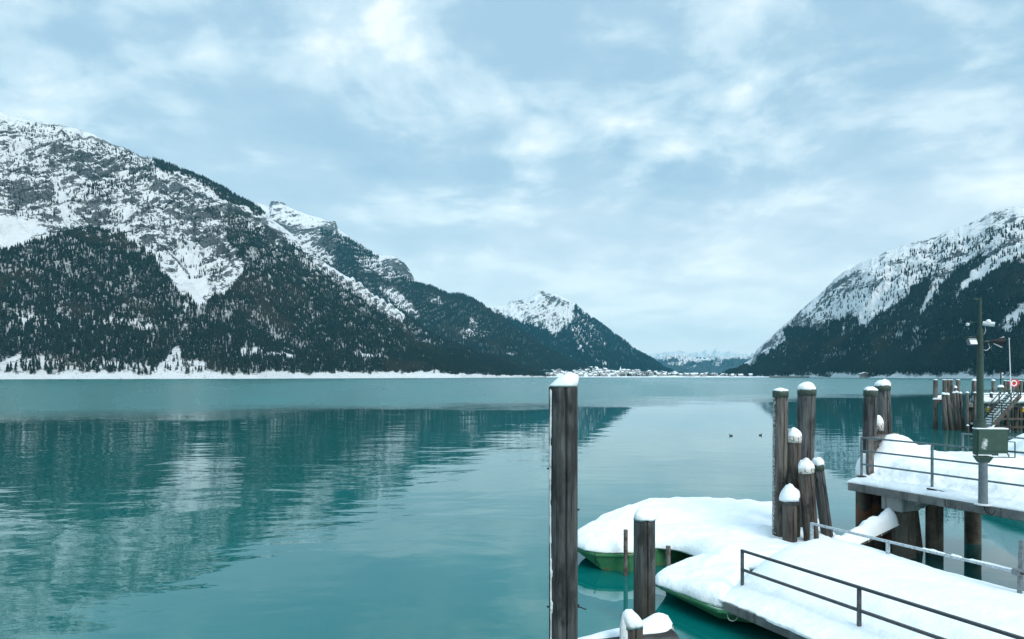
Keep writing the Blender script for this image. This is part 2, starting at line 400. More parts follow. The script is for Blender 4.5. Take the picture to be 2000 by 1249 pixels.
# ------------------------------------------------------------ ground sheet and lake
bm = bmesh.new(); prism(bm, [(-30000, -3000), (30000, -3000), (30000, 45000), (-30000, 45000)], -9, -7)
tag(from_bm('ground', bm, MAT['concrete_brown']), kind='structure')
xs = np.array([-12000, -3000, -600, -100, 0, 60, 100, 600, 3000, 12000.]); ys = np.array([-1500, 0, 30, 100, 300, 1000, 3000, 5200.])
GX, GY = np.meshgrid(xs, ys, indexing='ij')
tag(link('lake_water', grid_mesh('lake_water', GX, GY, GX*0), MAT['water']), 'teal lake water, smooth near the jetty and ruffled further out', kind='structure')

# ------------------------------------------------------------ mountains
def mountain(name, matname, px0, px1, dpx, nrow, ridge, shore, depth, bank=(0, 0), amp=60, strata=14, gul=.006, power=1.12, seed=0,
             forests=(), clearings=(), snow=(), rocks=(), wobble=7, ridgeamp=3.5, z0=-3.0, label=None, scrub=()):
    cols = np.arange(px0, px1+dpx, dpx); t = np.linspace(0, 1, nrow)
    C, T = np.meshgrid(cols, t, indexing='ij')
    jag = fbm(cols*.045, seed+.5, 0, 5, .6)*ridgeamp*1.5
    ry = interp(ridge, cols)-jag
    Ys = interp(shore, cols); Yr = interp(depth, cols)
    zr = CAMZ+(HY-ry)/F*Yr
    Yv = Ys[:, None]+(Yr-Ys)[:, None]*T
    X = (C-HX)/F*Yv
    prof = T**power
    zb = z0+(zr[:, None]-z0)*prof
    if bank[0]: zb = np.maximum(zb, z0)+bank[0]*sm(0, bank[1], T)*(1-T)
    env = np.minimum(1, T*5)*np.minimum(1, (1-T)*5)*np.minimum(1, np.abs(zr[:, None])/300)
    gx = X*gul+.35*fbm(X*.004, Yv*.004, seed)
    rg = ridged(gx, Yv*gul*.35, seed+zb*gul*.2, 4, .5)
    fb = fbm(X*.006, Yv*.006, seed+5, 6, .55)
    q = (zb-.75*X+70*fbm(X*.004, Yv*.004, seed+9))/42.0
    st = np.abs(((q+.6*fb) % 1)-.5)*2
    st = sm(.25, .75, st)-.5
    hi = sm(.22, .5, T)
    Z = zb+env*(amp*(rg*.55+fb*.8)+strata*st*hi+amp*.26*hi*ridged(X*.018, Yv*.018, seed, 4, .6))
    PXv = HX+F*X/Yv; PYv = HY-F*(Z-CAMZ)/Yv
    def field(polys):
        f = np.zeros_like(X)
        wx = PXv+wobble*1.6*fbm(PXv*.06, PYv*.06, seed+2, 4, .6); wy = PYv+wobble*1.6*fbm(PXv*.06, PYv*.06, seed+33, 4, .6)
        for den, poly in polys: f = np.maximum(f, inpoly(wx, wy, poly)*den)
        return f
    fo = field(forests)*(1-field(clearings))
    me = None
    # back slope so the mass has depth
    nb = 10; tb = np.linspace(0, 1, nb+1)[1:]
    Yb = Yr[:, None]+tb[None, :]*np.maximum(500, .5*(Yr-Ys))[:, None]
    Xb = ((cols-HX)/F*Yr)[:, None]+0*tb[None, :]; Xb = (cols[:, None]-HX)/F*Yb
    Zb = Z[:, -1:]+(z0-6-Z[:, -1:])*(tb[None, :]**1.1)
    XA = np.concatenate([X, Xb], 1); YA = np.concatenate([Yv, Yb], 1); ZA = np.concatenate([Z, Zb], 1)
    me = grid_mesh(name, XA, YA, ZA)
    pad = lambda a: np.concatenate([a, np.zeros((len(cols), nb))], 1)
    sc_ = np.zeros_like(X); wx = PXv+10*fbm(PXv*.05, PYv*.05, seed+2, 4, .6); wy = PYv+10*fbm(PXv*.05, PYv*.05, seed+33, 4, .6)
    for wd_, line in scrub:
        for (x1, y1), (x2, y2) in zip(line, line[1:]):
            tq = np.clip(((wx-x1)*(x2-x1)+(wy-y1)*(y2-y1))/((x2-x1)**2+(y2-y1)**2), 0, 1)
            sc_ = np.maximum(sc_, 1-sm(wd_*.2, wd_*.9, np.hypot(wx-x1-tq*(x2-x1), wy-y1-tq*(y2-y1))))
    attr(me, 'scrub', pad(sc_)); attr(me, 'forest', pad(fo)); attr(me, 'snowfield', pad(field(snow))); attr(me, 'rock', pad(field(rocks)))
    o = link(name, me, MAT[matname], smooth=True); tag(o, label, kind='structure')
    return dict(cols=cols, t=t, X=X, Y=Yv, Z=Z, fo=fo, PX=PXv, PY=PYv, Ys=Ys, Yr=Yr, seed=seed)

def sample(M, n, streak=.55):
    """n candidate trees spread evenly over the ground plan, kept where the forest grows"""
    cols, Ys, Yr = M['cols'], M['Ys'], M['Yr']; nu, nv = M['X'].shape
    out = []
    u = rng.random(n)*(nu-1.001); tt = rng.random(n)
    ui = u.astype(int); Yy = Ys[ui]+(Yr-Ys)[ui]*tt
    wgt = Yy*(Yr-Ys)[ui]; keep = rng.random(n) < wgt/wgt.max()
    u, tt, ui = u[keep], tt[keep], ui[keep]
    vv = tt*(nv-1.001); vi = vv.astype(int); fu = u-ui; fv = vv-vi
    def bil(A): return (A[ui, vi]*(1-fu)*(1-fv)+A[ui+1, vi]*fu*(1-fv)+A[ui, vi+1]*(1-fu)*fv+A[ui+1, vi+1]*fu*fv)
    x, y, z, f = bil(M['X']), bil(M['Y']), bil(M['Z']), M['fo'][ui, vi]
    px, py = bil(M['PX']), bil(M['PY'])
    s = .5+.9*fbm(px*.11, py*.028, M['seed']+50, 4, .6)+.5*fbm(px*.02, py*.02, M['seed']+70, 3)
    k = (rng.random(len(x)) < f*np.clip(.95-streak*2.2*(.62-s), 0.03, 1)) & (f > 0) & (z > 1.5)
    return np.stack([x[k], y[k], z[k]], 1), px[k], py[k]

def tree_geo(tiers, seg, seed, height=1.0, rad=.17, droop=.0):
    r = random.Random(seed); V = []; Fc = []
    for k in range(tiers):
        a = k/tiers; zb = .06+.80*a; zt = min(1.0, zb+.94/tiers*1.9)
        if k == tiers-1: zt = 1.0
        rr = rad*(1-a)**.85*(.8+.4*r.random())+.012
        ap = len(V); V.append((r.uniform(-.01, .01), r.uniform(-.01, .01), zt))
        ph = r.random()*6.28
        for s_ in range(seg):
            an = ph+2*math.pi*s_/seg; q = rr*(.62+.65*r.random())
            V.append((q*math.cos(an), q*math.sin(an), zb+r.uniform(-.025, .03)))
        for s_ in range(seg): Fc.append((ap, ap+1+s_, ap+1+(s_+1) % seg))
    return V, Fc
def trunk_geo():
    V = []; Fc = []
    for a in range(5):
        an = a*2*math.pi/5; V += [(.016*math.cos(an), .016*math.sin(an), -.12), (.009*math.cos(an), .009*math.sin(an), .5)]
    for a in range(5): b = (a+1) % 5; Fc.append((2*a, 2*b, 2*b+1, 2*a+1))
    return V, Fc

def forest(name, pts, hmin, hmax, label, tiers=5, seg=6, mat_='needles'):
    """one mass of conifers: template trees in the mesh, copied onto loose points by geometry nodes"""
    V = []; Fc = []; tid = []
    for k in range(3):
        v, f_ = tree_geo(tiers, seg, 100+k, rad=(.15, .18, .21)[k]); b = len(V)
        V += v; Fc += [tuple(b+i for i in q) for q in f_]; tid += [k+1]*len(v)
    n = len(pts)
    me = bpy.data.meshes.new(name); me.from_pydata(V+[tuple(p) for p in pts], [], Fc)
    a = me.attributes.new('template', 'INT', 'POINT'); a.data.foreach_set('value', np.array(tid+[0]*n, np.int32))
    hs = np.concatenate([np.ones(len(V)), hmin+(hmax-hmin)*rng.random(n)**1.3])
    attr(me, 'size', hs); attr(me, 'turn', rng.random(len(V)+n)*6.28)
    a = me.attributes.new('pick', 'INT', 'POINT'); a.data.foreach_set('value', rng.integers(1, 4, len(V)+n).astype(np.int32))
    me.materials.append(MAT[mat_])
    o = bpy.data.objects.new(name, me); COL.objects.link(o); tag(o, label, kind='stuff')
    ng = bpy.data.node_groups.new(name+'_spread', 'GeometryNodeTree')
    ng.interface.new_socket('Geometry', in_out='INPUT', socket_type='NodeSocketGeometry')
    ng.interface.new_socket('Geometry', in_out='OUTPUT', socket_type='NodeSocketGeometry')
    t = NT(ng); gi = t.n('NodeGroupInput').outputs[0]; go = t.n('NodeGroupOutput')
    def named(nm, typ):
        nd = t.n('GeometryNodeInputNamedAttribute', data_type=typ); nd.inputs['Name'].default_value = nm; return nd.outputs[0]
    tm = named('template', 'INT'); pk = named('pick', 'INT'); jn = t.n('GeometryNodeJoinGeometry')
    def eq(a, b):
        nd = t.n('FunctionNodeCompare', data_type='INT', operation='EQUAL')
        t.t.links.new(a, nd.inputs[2]); nd.inputs[3].default_value = b; return nd.outputs[0]
    sp = t.n('GeometryNodeSeparateGeometry', {'Geometry': gi, 'Selection': eq(tm, 0)}, domain='POINT')
    rot = t.comb(0.0, 0.0, named('turn', 'FLOAT'))
    for k in (1, 2, 3):
        tr = t.n('GeometryNodeSeparateGeometry', {'Geometry': gi, 'Selection': eq(tm, k)}, domain='POINT')
        ins = t.n('GeometryNodeInstanceOnPoints', {'Points': sp.outputs[0], 'Selection': eq(pk, k), 'Instance': tr.outputs[0], 'Rotation': rot, 'Scale': named('size', 'FLOAT')})
        t.t.links.new(ins.outputs[0], jn.inputs[0])
    t.t.links.new(jn.outputs[0], go.inputs[0])
    md = o.modifiers.new('spread', 'NODES'); md.node_group = ng
    return o

# left mountain
A = mountain('mountain', 'mountain_near', -420, 1066, 1.5, 420,
    ridge=[(-420, 60), (-200, 150), (0, 219), (50, 235), (100, 240), (150, 251), (200, 272), (250, 293), (290, 311), (330, 322), (400, 350), (440, 370), (480, 393), (510, 412), (560, 452), (600, 487), (640, 517), (700, 556), (760, 598), (820, 640), (880, 672), (940, 693), (1000, 708), (1040, 722), (1066, 737)],
    shore=[(-420, 820), (0, 1000), (500, 1230), (900, 1750), (1000, 2100), (1066, 2500)],
    depth=[(-420, 2200), (0, 2300), (520, 2500), (700, 2700), (900, 2800), (1066, 2900)],
    bank=(8, .025), amp=80, strata=12, power=1.10, seed=3,
    forests=[(1.0, [(-430, 560), (-300, 540), (-150, 500), (0, 494), (60, 478), (120, 458), (160, 450), (210, 455), (245, 462), (275, 482), (300, 505), (330, 545), (360, 582), (385, 602), (412, 590), (440, 572), (466, 548), (478, 520), (452, 485), (440, 455), (470, 440), (505, 452), (545, 480), (600, 522), (650, 550), (700, 582), (760, 618), (830, 656), (880, 680), (940, 700), (1000, 714), (1070, 725), (1070, 733), (1000, 731), (900, 729), (500, 729), (0, 727), (-430, 725)]),
             (.9, [(300, 305), (350, 318), (400, 335), (440, 358), (490, 390), (520, 415), (500, 418), (440, 392), (400, 368), (350, 342), (305, 335)]),
             (1.0, [(790, 617), (880, 666), (940, 687), (1000, 702), (1066, 730), (1066, 736), (1000, 728), (880, 692), (790, 650)]),
             (.55, [(400, 410), (450, 415), (500, 440), (560, 490), (620, 535), (600, 540), (520, 480), (440, 440)]),
             (.25, [(130, 380), (300, 320), (300, 345), (200, 390), (140, 402)]),
             (.60, [(560, 470), (640, 530), (740, 600), (730, 606), (630, 545), (550, 486)]),
             (.05, [(60, 240), (290, 310), (420, 400), (440, 560), (330, 540), (240, 460), (120, 450), (0, 420), (0, 260)])],
    clearings=[(.96, [(345, 680), (358, 681), (352, 700), (405, 712), (405, 726), (290, 726), (320, 705)]),
               (.75, [(-20, 700), (120, 700), (130, 722), (-20, 722)]), (.55, [(120, 706), (290, 712), (290, 724), (120, 722)]),
               (.9, [(470, 678), (510, 680), (520, 692), (585, 690), (580, 700), (470, 694)]), (.85, [(600, 585), (612, 590), (606, 618), (600, 612)]),
               (.8, [(690, 690), (740, 694), (738, 702), (690, 700)]), (.8, [(805, 662), (830, 668), (850, 676), (820, 674)]),
               (.9, [(356, 590), (366, 590), (366, 612), (358, 612)]), (.55, [(20, 610), (140, 620), (300, 625), (300, 640), (20, 640)]),
               (.6, [(250, 628), (300, 630), (296, 650), (260, 648)])],
    snow=[(1, [(345, 470), (380, 480), (400, 520), (410, 560), (385, 598), (362, 570), (345, 520)]), (1, [(-50, 420), (40, 428), (70, 440), (60, 470), (-50, 500)]),
          (.9, [(30, 262), (50, 270), (50, 310), (38, 315)]), (.9, [(108, 350), (125, 365), (140, 400), (125, 425), (112, 400)]), (.8, [(-420, 725), (1066, 729), (1066, 745), (-420, 745)]), (.15, [(540, 450), (600, 500), (740, 600), (700, 600), (600, 530), (530, 460)])],
    rocks=[(1, [(150, 290), (230, 320), (220, 350), (150, 345)]), (.9, [(30, 355), (100, 350), (120, 385), (60, 400), (20, 390)]), (1, [(300, 345), (360, 360), (400, 420), (340, 430), (300, 400)]), (.7, [(60, 395), (120, 400), (110, 430), (50, 430)]), (.8, [(380, 440), (450, 460), (440, 500), (370, 480)]), (.7, [(310, 460), (350, 470), (345, 500), (310, 490)])],
    scrub=[(7, [(45, 300), (90, 280), (180, 272), (292, 308)]), (7, [(118, 372), (180, 350), (240, 334), (300, 322)]), (6, [(60, 410), (120, 395), (210, 392)]), (12, [(400, 412), (450, 412), (510, 430), (570, 490)]),
           (6, [(265, 450), (340, 440), (390, 425)]), (6, [(60, 330), (120, 318), (190, 300)]), (6, [(0, 345), (60, 322)]), (5, [(0, 385), (50, 372), (100, 350)]), (9, [(200, 440), (250, 430), (300, 400)]), (6, [(330, 400), (360, 370), (430, 400)]),
           (5, [(150, 340), (260, 300)]), (6, [(460, 460), (440, 500), (470, 520)]), (5, [(300, 470), (340, 500), (370, 540)]), (5, [(410, 550), (450, 510), (440, 480)])],
    label='steep snow-streaked rocky mountain with dark conifer forest rising from the left shore')
ptsA, pxA, pyA = sample(A, 400000, .42)
# middle mountain behind it
B = mountain('mountain', 'mountain_mid', 470, 1190, 1.8, 230,
    ridge=[(470, 400), (500, 396), (526, 404), (529, 394), (540, 392), (556, 397), (562, 405), (600, 419), (640, 432), (655, 432), (660, 446), (690, 469), (720, 490), (740, 499), (765, 499), (790, 514), (802, 530), (812, 552), (850, 564), (875, 576), (905, 577), (940, 594), (990, 628), (1030, 655), (1060, 678), (1100, 700), (1150, 722), (1190, 737)],
    shore=[(470, 2900), (1000, 3000), (1190, 3500)], depth=[(470, 4300), (820, 4300), (1000, 4200), (1190, 3900)],
    amp=70, strata=20, power=1.15, seed=21, ridgeamp=2, wobble=6,
    forests=[(1.0, [(655, 470), (700, 492), (740, 515), (790, 545), (815, 556), (850, 562), (875, 572), (910, 574), (1000, 630), (1060, 675), (1190, 725), (1190, 740), (800, 740), (620, 560), (600, 520), (560, 470), (610, 500), (650, 520)]),
             (.5, [(620, 445), (690, 475), (740, 500), (700, 520), (640, 500)])],
    clearings=[(.92, [(740, 555), (775, 570), (812, 600), (820, 620), (790, 612), (760, 590)]), (.8, [(838, 580), (858, 578), (866, 588), (850, 600), (838, 594)]), (.85, [(920, 620), (935, 630), (925, 660), (912, 655)]),
               (.6, [(900, 640), (960, 640), (950, 662), (905, 660)]), (.9, [(985, 685), (1012, 690), (1010, 698), (990, 695)]), (.8, [(690, 495), (760, 510), (800, 545), (760, 548), (700, 520)])],
    snow=[(.05, [(560, 400), (640, 435), (620, 500), (560, 470), (530, 430)])], rocks=[(.45, [(530, 400), (640, 435), (660, 455), (620, 500), (560, 470)]), (1.2, [(526, 388), (560, 392), (562, 408), (530, 412)]), (1, [(650, 425), (664, 440), (658, 452), (645, 440)]), (.9, [(750, 500), (790, 512), (815, 556), (780, 545), (750, 530)])],
    label='snowy ridge with a blocky summit rock, behind the left mountain')
ptsB, _, _ = sample(B, 130000, .3)
# pointed peak beyond the village
Cm = mountain('mountain', 'mountain_mid', 900, 1330, 1.6, 190,
    ridge=[(900, 640), (930, 610), (955, 598), (975, 598), (990, 596), (998, 588), (1010, 586), (1030, 583), (1045, 572), (1058, 566), (1066, 572), (1085, 575), (1105, 584), (1125, 596), (1160, 624), (1200, 655), (1240, 684), (1280, 709), (1315, 729), (1330, 736)],
    shore=[(900, 3900), (1200, 4200), (1330, 4800)], depth=[(900, 6200), (1060, 6200), (1330, 6000)],
    amp=85, strata=26, power=1.05, seed=41, ridgeamp=1.8, wobble=5, gul=.004,
    forests=[(1.0, [(980, 622), (1010, 628), (1040, 638), (1060, 646), (1085, 655), (1110, 640), (1120, 622), (1122, 600), (1160, 625), (1240, 684), (1330, 738), (940, 738), (940, 625)])],
    clearings=[(.45, [(1112, 600), (1165, 632), (1190, 690), (1150, 695), (1110, 640)]), (.6, [(1124, 640), (1134, 642), (1140, 690), (1126, 688)]), (.85, [(1118, 655), (1130, 660), (1135, 680), (1122, 672)]), (.85, [(1150, 690), (1165, 695), (1195, 715), (1180, 716)]), (.8, [(1095, 688), (1115, 694), (1110, 700)]), (.8, [(1100, 704), (1130, 710), (1128, 716)]), (.5, [(1140, 640), (1180, 648), (1178, 652), (1140, 646)]), (.5, [(1030, 660), (1050, 668), (1045, 680)])],
    snow=[(.55, [(960, 600), (1000, 600), (1030, 612), (1020, 630), (990, 615)]), (.12, [(1020, 590), (1120, 600), (1110, 650), (1040, 640)])], rocks=[(.8, [(998, 584), (1030, 582), (1020, 595), (1000, 598)]), (.8, [(1050, 566), (1110, 585), (1120, 598), (1080, 590)])],
    label='pointed snowy peak with blue-green wooded flanks above the village')
ptsC, _, _ = sample(Cm, 150000, .18)
# right mountain
E = mountain('mountain', 'mountain_right', 1398, 2420, 1.6, 340,
    ridge=[(1398, 736), (1420, 727), (1450, 712), (1466, 700), (1480, 682), (1510, 655), (1550, 618), (1580, 592), (1600, 576), (1640, 537), (1660, 526), (1680, 514), (1730, 492), (1780, 476), (1830, 461), (1850, 452), (1880, 442), (1920, 424), (1950, 411), (1985, 404), (2010, 408), (2100, 380), (2420, 250)],
    shore=[(1398, 3300), (1500, 2600), (1700, 1750), (2000, 1130), (2420, 850)], depth=[(1398, 3700), (1500, 3300), (1700, 2700), (2000, 2350), (2420, 2200)],
    bank=(9, .03), amp=48, strata=11, power=1.12, seed=63, ridgeamp=3,
    forests=[(1.0, [(2430, 350), (2200, 420), (2000, 497), (1968, 515), (1935, 535), (1900, 558), (1862, 582), (1850, 590), (1872, 560), (1900, 535), (1925, 512), (1912, 506), (1880, 522), (1850, 548), (1830, 575), (1800, 612), (1790, 620), (1800, 590), (1818, 560), (1822, 540), (1790, 560), (1740, 604), (1700, 630), (1685, 645), (1672, 625), (1655, 615), (1640, 628), (1600, 642), (1560, 640), (1532, 640), (1530, 668), (1500, 690), (1470, 712), (1440, 722), (1400, 735), (1500, 736), (1640, 733), (1700, 734), (2000, 732), (2430, 735)]),
             (.05, [(1540, 632), (1650, 560), (1800, 480), (2000, 440), (2000, 500), (1850, 560), (1700, 630), (1600, 640)])],
    clearings=[(.95, [(1951, 640), (1962, 622), (1985, 600), (2005, 590), (2010, 625), (1990, 632), (1975, 650), (1955, 652)]), (.8, [(1645, 628), (1652, 620), (1648, 655), (1640, 665)]),
               (.5, [(1600, 700), (1680, 675), (1760, 645), (1765, 650), (1690, 682), (1610, 705)]), (.5, [(1480, 700), (1540, 670), (1560, 655), (1560, 670), (1510, 700)]), (.6, [(1680, 700), (1710, 700), (1700, 715), (1675, 715)]), (.6, [(1600, 722), (1630, 722), (1625, 733), (1600, 733)])],
    snow=[(1, [(2000, 470), (1930, 505), (1890, 545), (1855, 585), (1870, 590), (1940, 540), (2000, 505)]), (1, [(1830, 545), (1815, 570), (1790, 610), (1800, 618), (1835, 580), (1850, 550)]), (.9, [(1398, 734), (2420, 736), (2420, 745), (1398, 745)]), (.4, [(1600, 600), (1700, 560), (1800, 540), (1740, 600), (1680, 640)])],
    rocks=[(.8, [(1935, 415), (1980, 405), (1985, 430), (1940, 440)]), (.6, [(1780, 470), (1850, 455), (1840, 480), (1790, 490)]), (.9, [(1620, 565), (1640, 535), (1680, 520), (1650, 560)]), (.7, [(1470, 700), (1500, 665), (1560, 620), (1545, 645)])],
    label='steep snow-covered mountain with dark forest on its lower slope, right shore')
ptsE, pxE, pyE = sample(E, 210000, .35)
# far ranges in the gap
mountain('mountain', 'mountain_far', 1180, 1560, 1.6, 90,
    ridge=[(1180, 705), (1240, 694), (1270, 692), (1300, 690), (1330, 687), (1350, 692), (1372, 690), (1380, 684), (1388, 692), (1398, 683), (1410, 690), (1425, 686), (1440, 691), (1460, 695), (1500, 690), (1560, 700)],
    shore=[(1180, 11000), (1560, 11000)], depth=[(1180, 17000), (1560, 17000)], amp=150, strata=30, seed=81, ridgeamp=.8, wobble=3, gul=.0016, power=1.0,
    forests=[(1.0, [(1180, 700), (1320, 699), (1345, 696), (1380, 702), (1560, 700), (1560, 740), (1180, 740)])], snow=[(.6, [(1180, 680), (1560, 680), (1560, 702), (1180, 702)])],
    label='white alpine range at the far end of the valley')
mountain('mountain', 'mountain_far', 1230, 1560, 1.6, 90,
    ridge=[(1230, 737), (1270, 715), (1300, 702), (1320, 696), (1332, 692), (1350, 699), (1380, 706), (1400, 702), (1420, 698), (1450, 697), (1470, 692), (1500, 690), (1560, 690)],
    shore=[(1230, 7500), (1560, 7500)], depth=[(1230, 10000), (1560, 10000)], amp=150, strata=30, seed=91, ridgeamp=1.2, wobble=3, gul=.002, power=1.05,
    forests=[(1.0, [(1230, 700), (1325, 702), (1350, 706), (1400, 703), (1560, 694), (1560, 740), (1230, 740)])], clearings=[(.9, [(1395, 706), (1412, 706), (1405, 716), (1392, 714)]), (.7, [(1300, 712), (1345, 700), (1360, 705), (1320, 716)]), (.6, [(1340, 720), (1360, 712), (1362, 716)])],
    label='blue wooded foothill with snowy clearings closing the valley')
forest('forest', ptsA, 7, 14, 'dark snow-dusted conifer forest covering the lower left mountain')
forest('forest', ptsB, 11, 24, 'conifer forest on the ridge behind the left mountain', 4, 5)
forest('forest', ptsC, 14, 30, 'conifer forest on the flanks of the pointed peak', 4, 5, 'needles_far')
forest('forest', ptsE, 9, 18, 'dark conifer forest along the foot of the right mountain')
print('trees', len(ptsA), len(ptsB), len(ptsC), len(ptsE))

# valley floor under the village
cols = np.arange(1000, 1520, 4.); tt = np.linspace(0, 1, 60); C_, T_ = np.meshgrid(cols, tt, indexing='ij')
Yv = 2500+4500*T_; Xv = (C_-HX)/F*Yv
def valley_z(x, y):
    p = HX+F*x/y; d = (y-2500)
    rise = np.interp(p, [1000, 1050, 1120, 1200, 1300, 1400, 1520], [62, 62, 58, 40, 22, 9, 6])
    return -2+5*sm(0, 90, d)+rise*sm(60, 2000, d)+2.0*fbm(x*.004, y*.004, 7, 3)*sm(0, 300, d)
Zv = valley_z(Xv, Yv)
tag(link('valley_floor', grid_mesh('valley_floor', Xv, Yv, Zv), MAT['roof_snow'], smooth=True), 'snow-covered valley floor under the village', kind='structure')
# a wood behind the village edge
vp = []
for _ in range(5200):
    p = rnd.uniform(1040, 1500); y = rnd.uniform(2600, 4600) if p < 1330 else rnd.uniform(2900, 5200)
    x = (p-HX)/F*y
    if fbm(np.array(x*.006), np.array(y*.003), 3, 3) > (.12 if p < 1330 else -.1) and y > 2640+60*vn(x*.01, 0): vp.append((x, y, float(valley_z(x, y))))
forest('forest', np.array(vp), 8, 17, 'scattered conifers between the village houses', 4, 5)

# ------------------------------------------------------------ shoreline conifers as single trees
crowns = []
for k in range(4):
    v, f_ = tree_geo(9, 9, 300+k, rad=(.15, .18, .20, .16)[k]); me = bpy.data.meshes.new('crown'); me.from_pydata(v, [], f_); me.materials.append(MAT['needles']); crowns.append(me)
v, f_ = trunk_geo(); trunkme = bpy.data.meshes.new('trunk'); trunkme.from_pydata(v, [], f_); trunkme.materials.append(MAT['trunk_bark'])
def ground_at(M, x, y):
    p = HX+F*x/y; ui = int(np.clip((p-M['cols'][0])/(M['cols'][1]-M['cols'][0]), 0, len(M['cols'])-2))
    tq = (y-M['Ys'][ui])/(M['Yr'][ui]-M['Ys'][ui]); vi = int(np.clip(tq*(len(M['t'])-1), 0, len(M['t'])-2))
    return float(M['Z'][ui, vi])
proto = {}
def single_tree(M, p, dy, h, label, group):
    ui = int((p-M['cols'][0])/(M['cols'][1]-M['cols'][0])); y = M['Ys'][ui]+dy; x = (p-HX)/F*y
    k = rnd.randrange(4)
    if k not in proto:
        r = empty('conifer_tree'); c = link('crown', crowns[k], None, r); t = link('trunk', trunkme, None, r); proto[k] = (r, c, t)
    else:
        r0, c0, t0 = proto[k]; r = r0.copy(); COL.objects.link(r)
        for q in (c0, t0): n = q.copy(); COL.objects.link(n); n.parent = r
    r.location = (x, y, ground_at(M, x, y)-.2); r.scale = (h*rnd.uniform(.9, 1.25), h*rnd.uniform(.9, 1.25), h); r.rotation_euler = (0, 0, rnd.random()*6.28)
    tag(r, label, 'tree', group)
for k in range(215):
    p = rnd.uniform(-15, 1010)
    if 288 < p < 345 and rnd.random() < .8: continue
    dy = rnd.uniform(24, 90)
    hh_ = rnd.uniform(9, 19)
    z_ = ('in the row left of the white snow chute' if p < 300 else 'beside the white snow chute' if p < 420 else 'in the row below the dark chalet' if p < 560 else 'in the row right of the chalet' if p < 800 else 'at the foot of the long descending ridge')
    single_tree(A, p, dy, hh_, f'{"tall" if hh_ > 16 else "small" if hh_ < 12 else "middling"} snow-dusted conifer on the left shore {z_}', 'conifers along the left shore')
for k in range(60):
    p = rnd.uniform(1560, 2010); hh_ = rnd.uniform(10, 20); single_tree(E, p, rnd.uniform(40, 90), hh_, ('tall' if hh_ > 15 else 'short')+(' dark conifer near the white guesthouse on the right shore' if p < 1760 else ' dark conifer behind the upper jetty, at the right forest edge'), 'conifers along the right shore')

# ------------------------------------------------------------ village houses
def house_mesh(w_, d_, h_, rh):
    bm = bmesh.new(); x, y = w_/2, d_/2
    b = [bm.verts.new(c) for c in ((-x, -y, -3), (x, -y, -3), (x, y, -3), (-x, y, -3))]
    t = [bm.verts.new(c) for c in ((-x, -y, h_), (x, -y, h_), (x, y, h_), (-x, y, h_))]
    for i in range(4): bm.faces.new((b[i], b[(i+1) % 4], t[(i+1) % 4], t[i])).material_index = 0
    g0 = bm.verts.new((0, -y, h_+rh)); g1 = bm.verts.new((0, y, h_+rh))
    bm.faces.new((t[0], t[1], g0)).material_index = 1; bm.faces.new((t[2], t[3], g1)).material_index = 1
    for z_ in (1.6, 4.4):
        if z_+1.2 > h_: continue
        for q in np.linspace(-x*.7, x*.7, 4):
            vv = [bm.verts.new(c) for c in ((q-.7, -y-.03, z_), (q+.7, -y-.03, z_), (q+.7, -y-.03, z_+1.3), (q-.7, -y-.03, z_+1.3))]
            bm.faces.new(vv).material_index = 3
    ox = 1.1; s_ = rh/x; th = .7
    for sg in (-1, 1):
        pts = [(0, h_+rh), (sg*(x+ox), h_-s_*ox), (sg*(x+ox), h_-s_*ox+th), (0, h_+rh+th)]
        a = [bm.verts.new((u, -y-ox, z_)) for u, z_ in pts]; c = [bm.verts.new((u, y+ox, z_)) for u, z_ in pts]
        for i in range(4): bm.faces.new((a[i], a[(i+1) % 4], c[(i+1) % 4], c[i])).material_index = 2
        bm.faces.new(a).material_index = 2; bm.faces.new(c[::-1]).material_index = 2
    bmesh.ops.recalc_face_normals(bm, faces=bm.faces[:])
    me = bpy.data.meshes.new('house'); bm.to_mesh(me); bm.free()
    for m_ in ('house_wall', 'house_wood', 'roof_snow', 'house_glass'): me.materials.append(MAT[m_])
    return me
hm = [house_mesh(12, 14, 6, 3.2), house_mesh(16, 12, 7.5, 3.6), house_mesh(22, 15, 9, 4.2), house_mesh(30, 14, 8, 3.5)]
placed = []
for k in range(260):
    p = rnd.uniform(1045, 1470) if k > 110 else rnd.uniform(1040, 1260); y = rnd.uniform(2640, 3500) if k % 3 else rnd.uniform(3400, 4300)
    x = (p-HX)/F*y
    if any(abs(x-a)+abs(y-b) < 34 for a, b in placed): continue
    placed.append((x, y)); hk = rnd.randrange(3) if rnd.random() < .9 else 3; me = hm[hk]
    o = bpy.data.objects.new('house', me); COL.objects.link(o); o.location = (x, y, float(valley_z(x, y))); o.rotation_euler = (0, 0, rnd.uniform(-.6, .6)+(math.pi/2 if rnd.random() < .5 else 0))
    w_ = 'near the end of the long wooded ridge' if p < 1110 else 'below the pointed peak' if p < 1240 else 'on the open valley floor' if p < 1330 else 'in the gap before the right mountain'
    tag(o, f'{("small", "broad", "large", "long")[hk]} snow-roofed village house {w_}, {"by the water" if y < 2900 else "in the middle rows" if y < 3350 else "high at the back"}', 'house', 'village houses at the end of the lake')
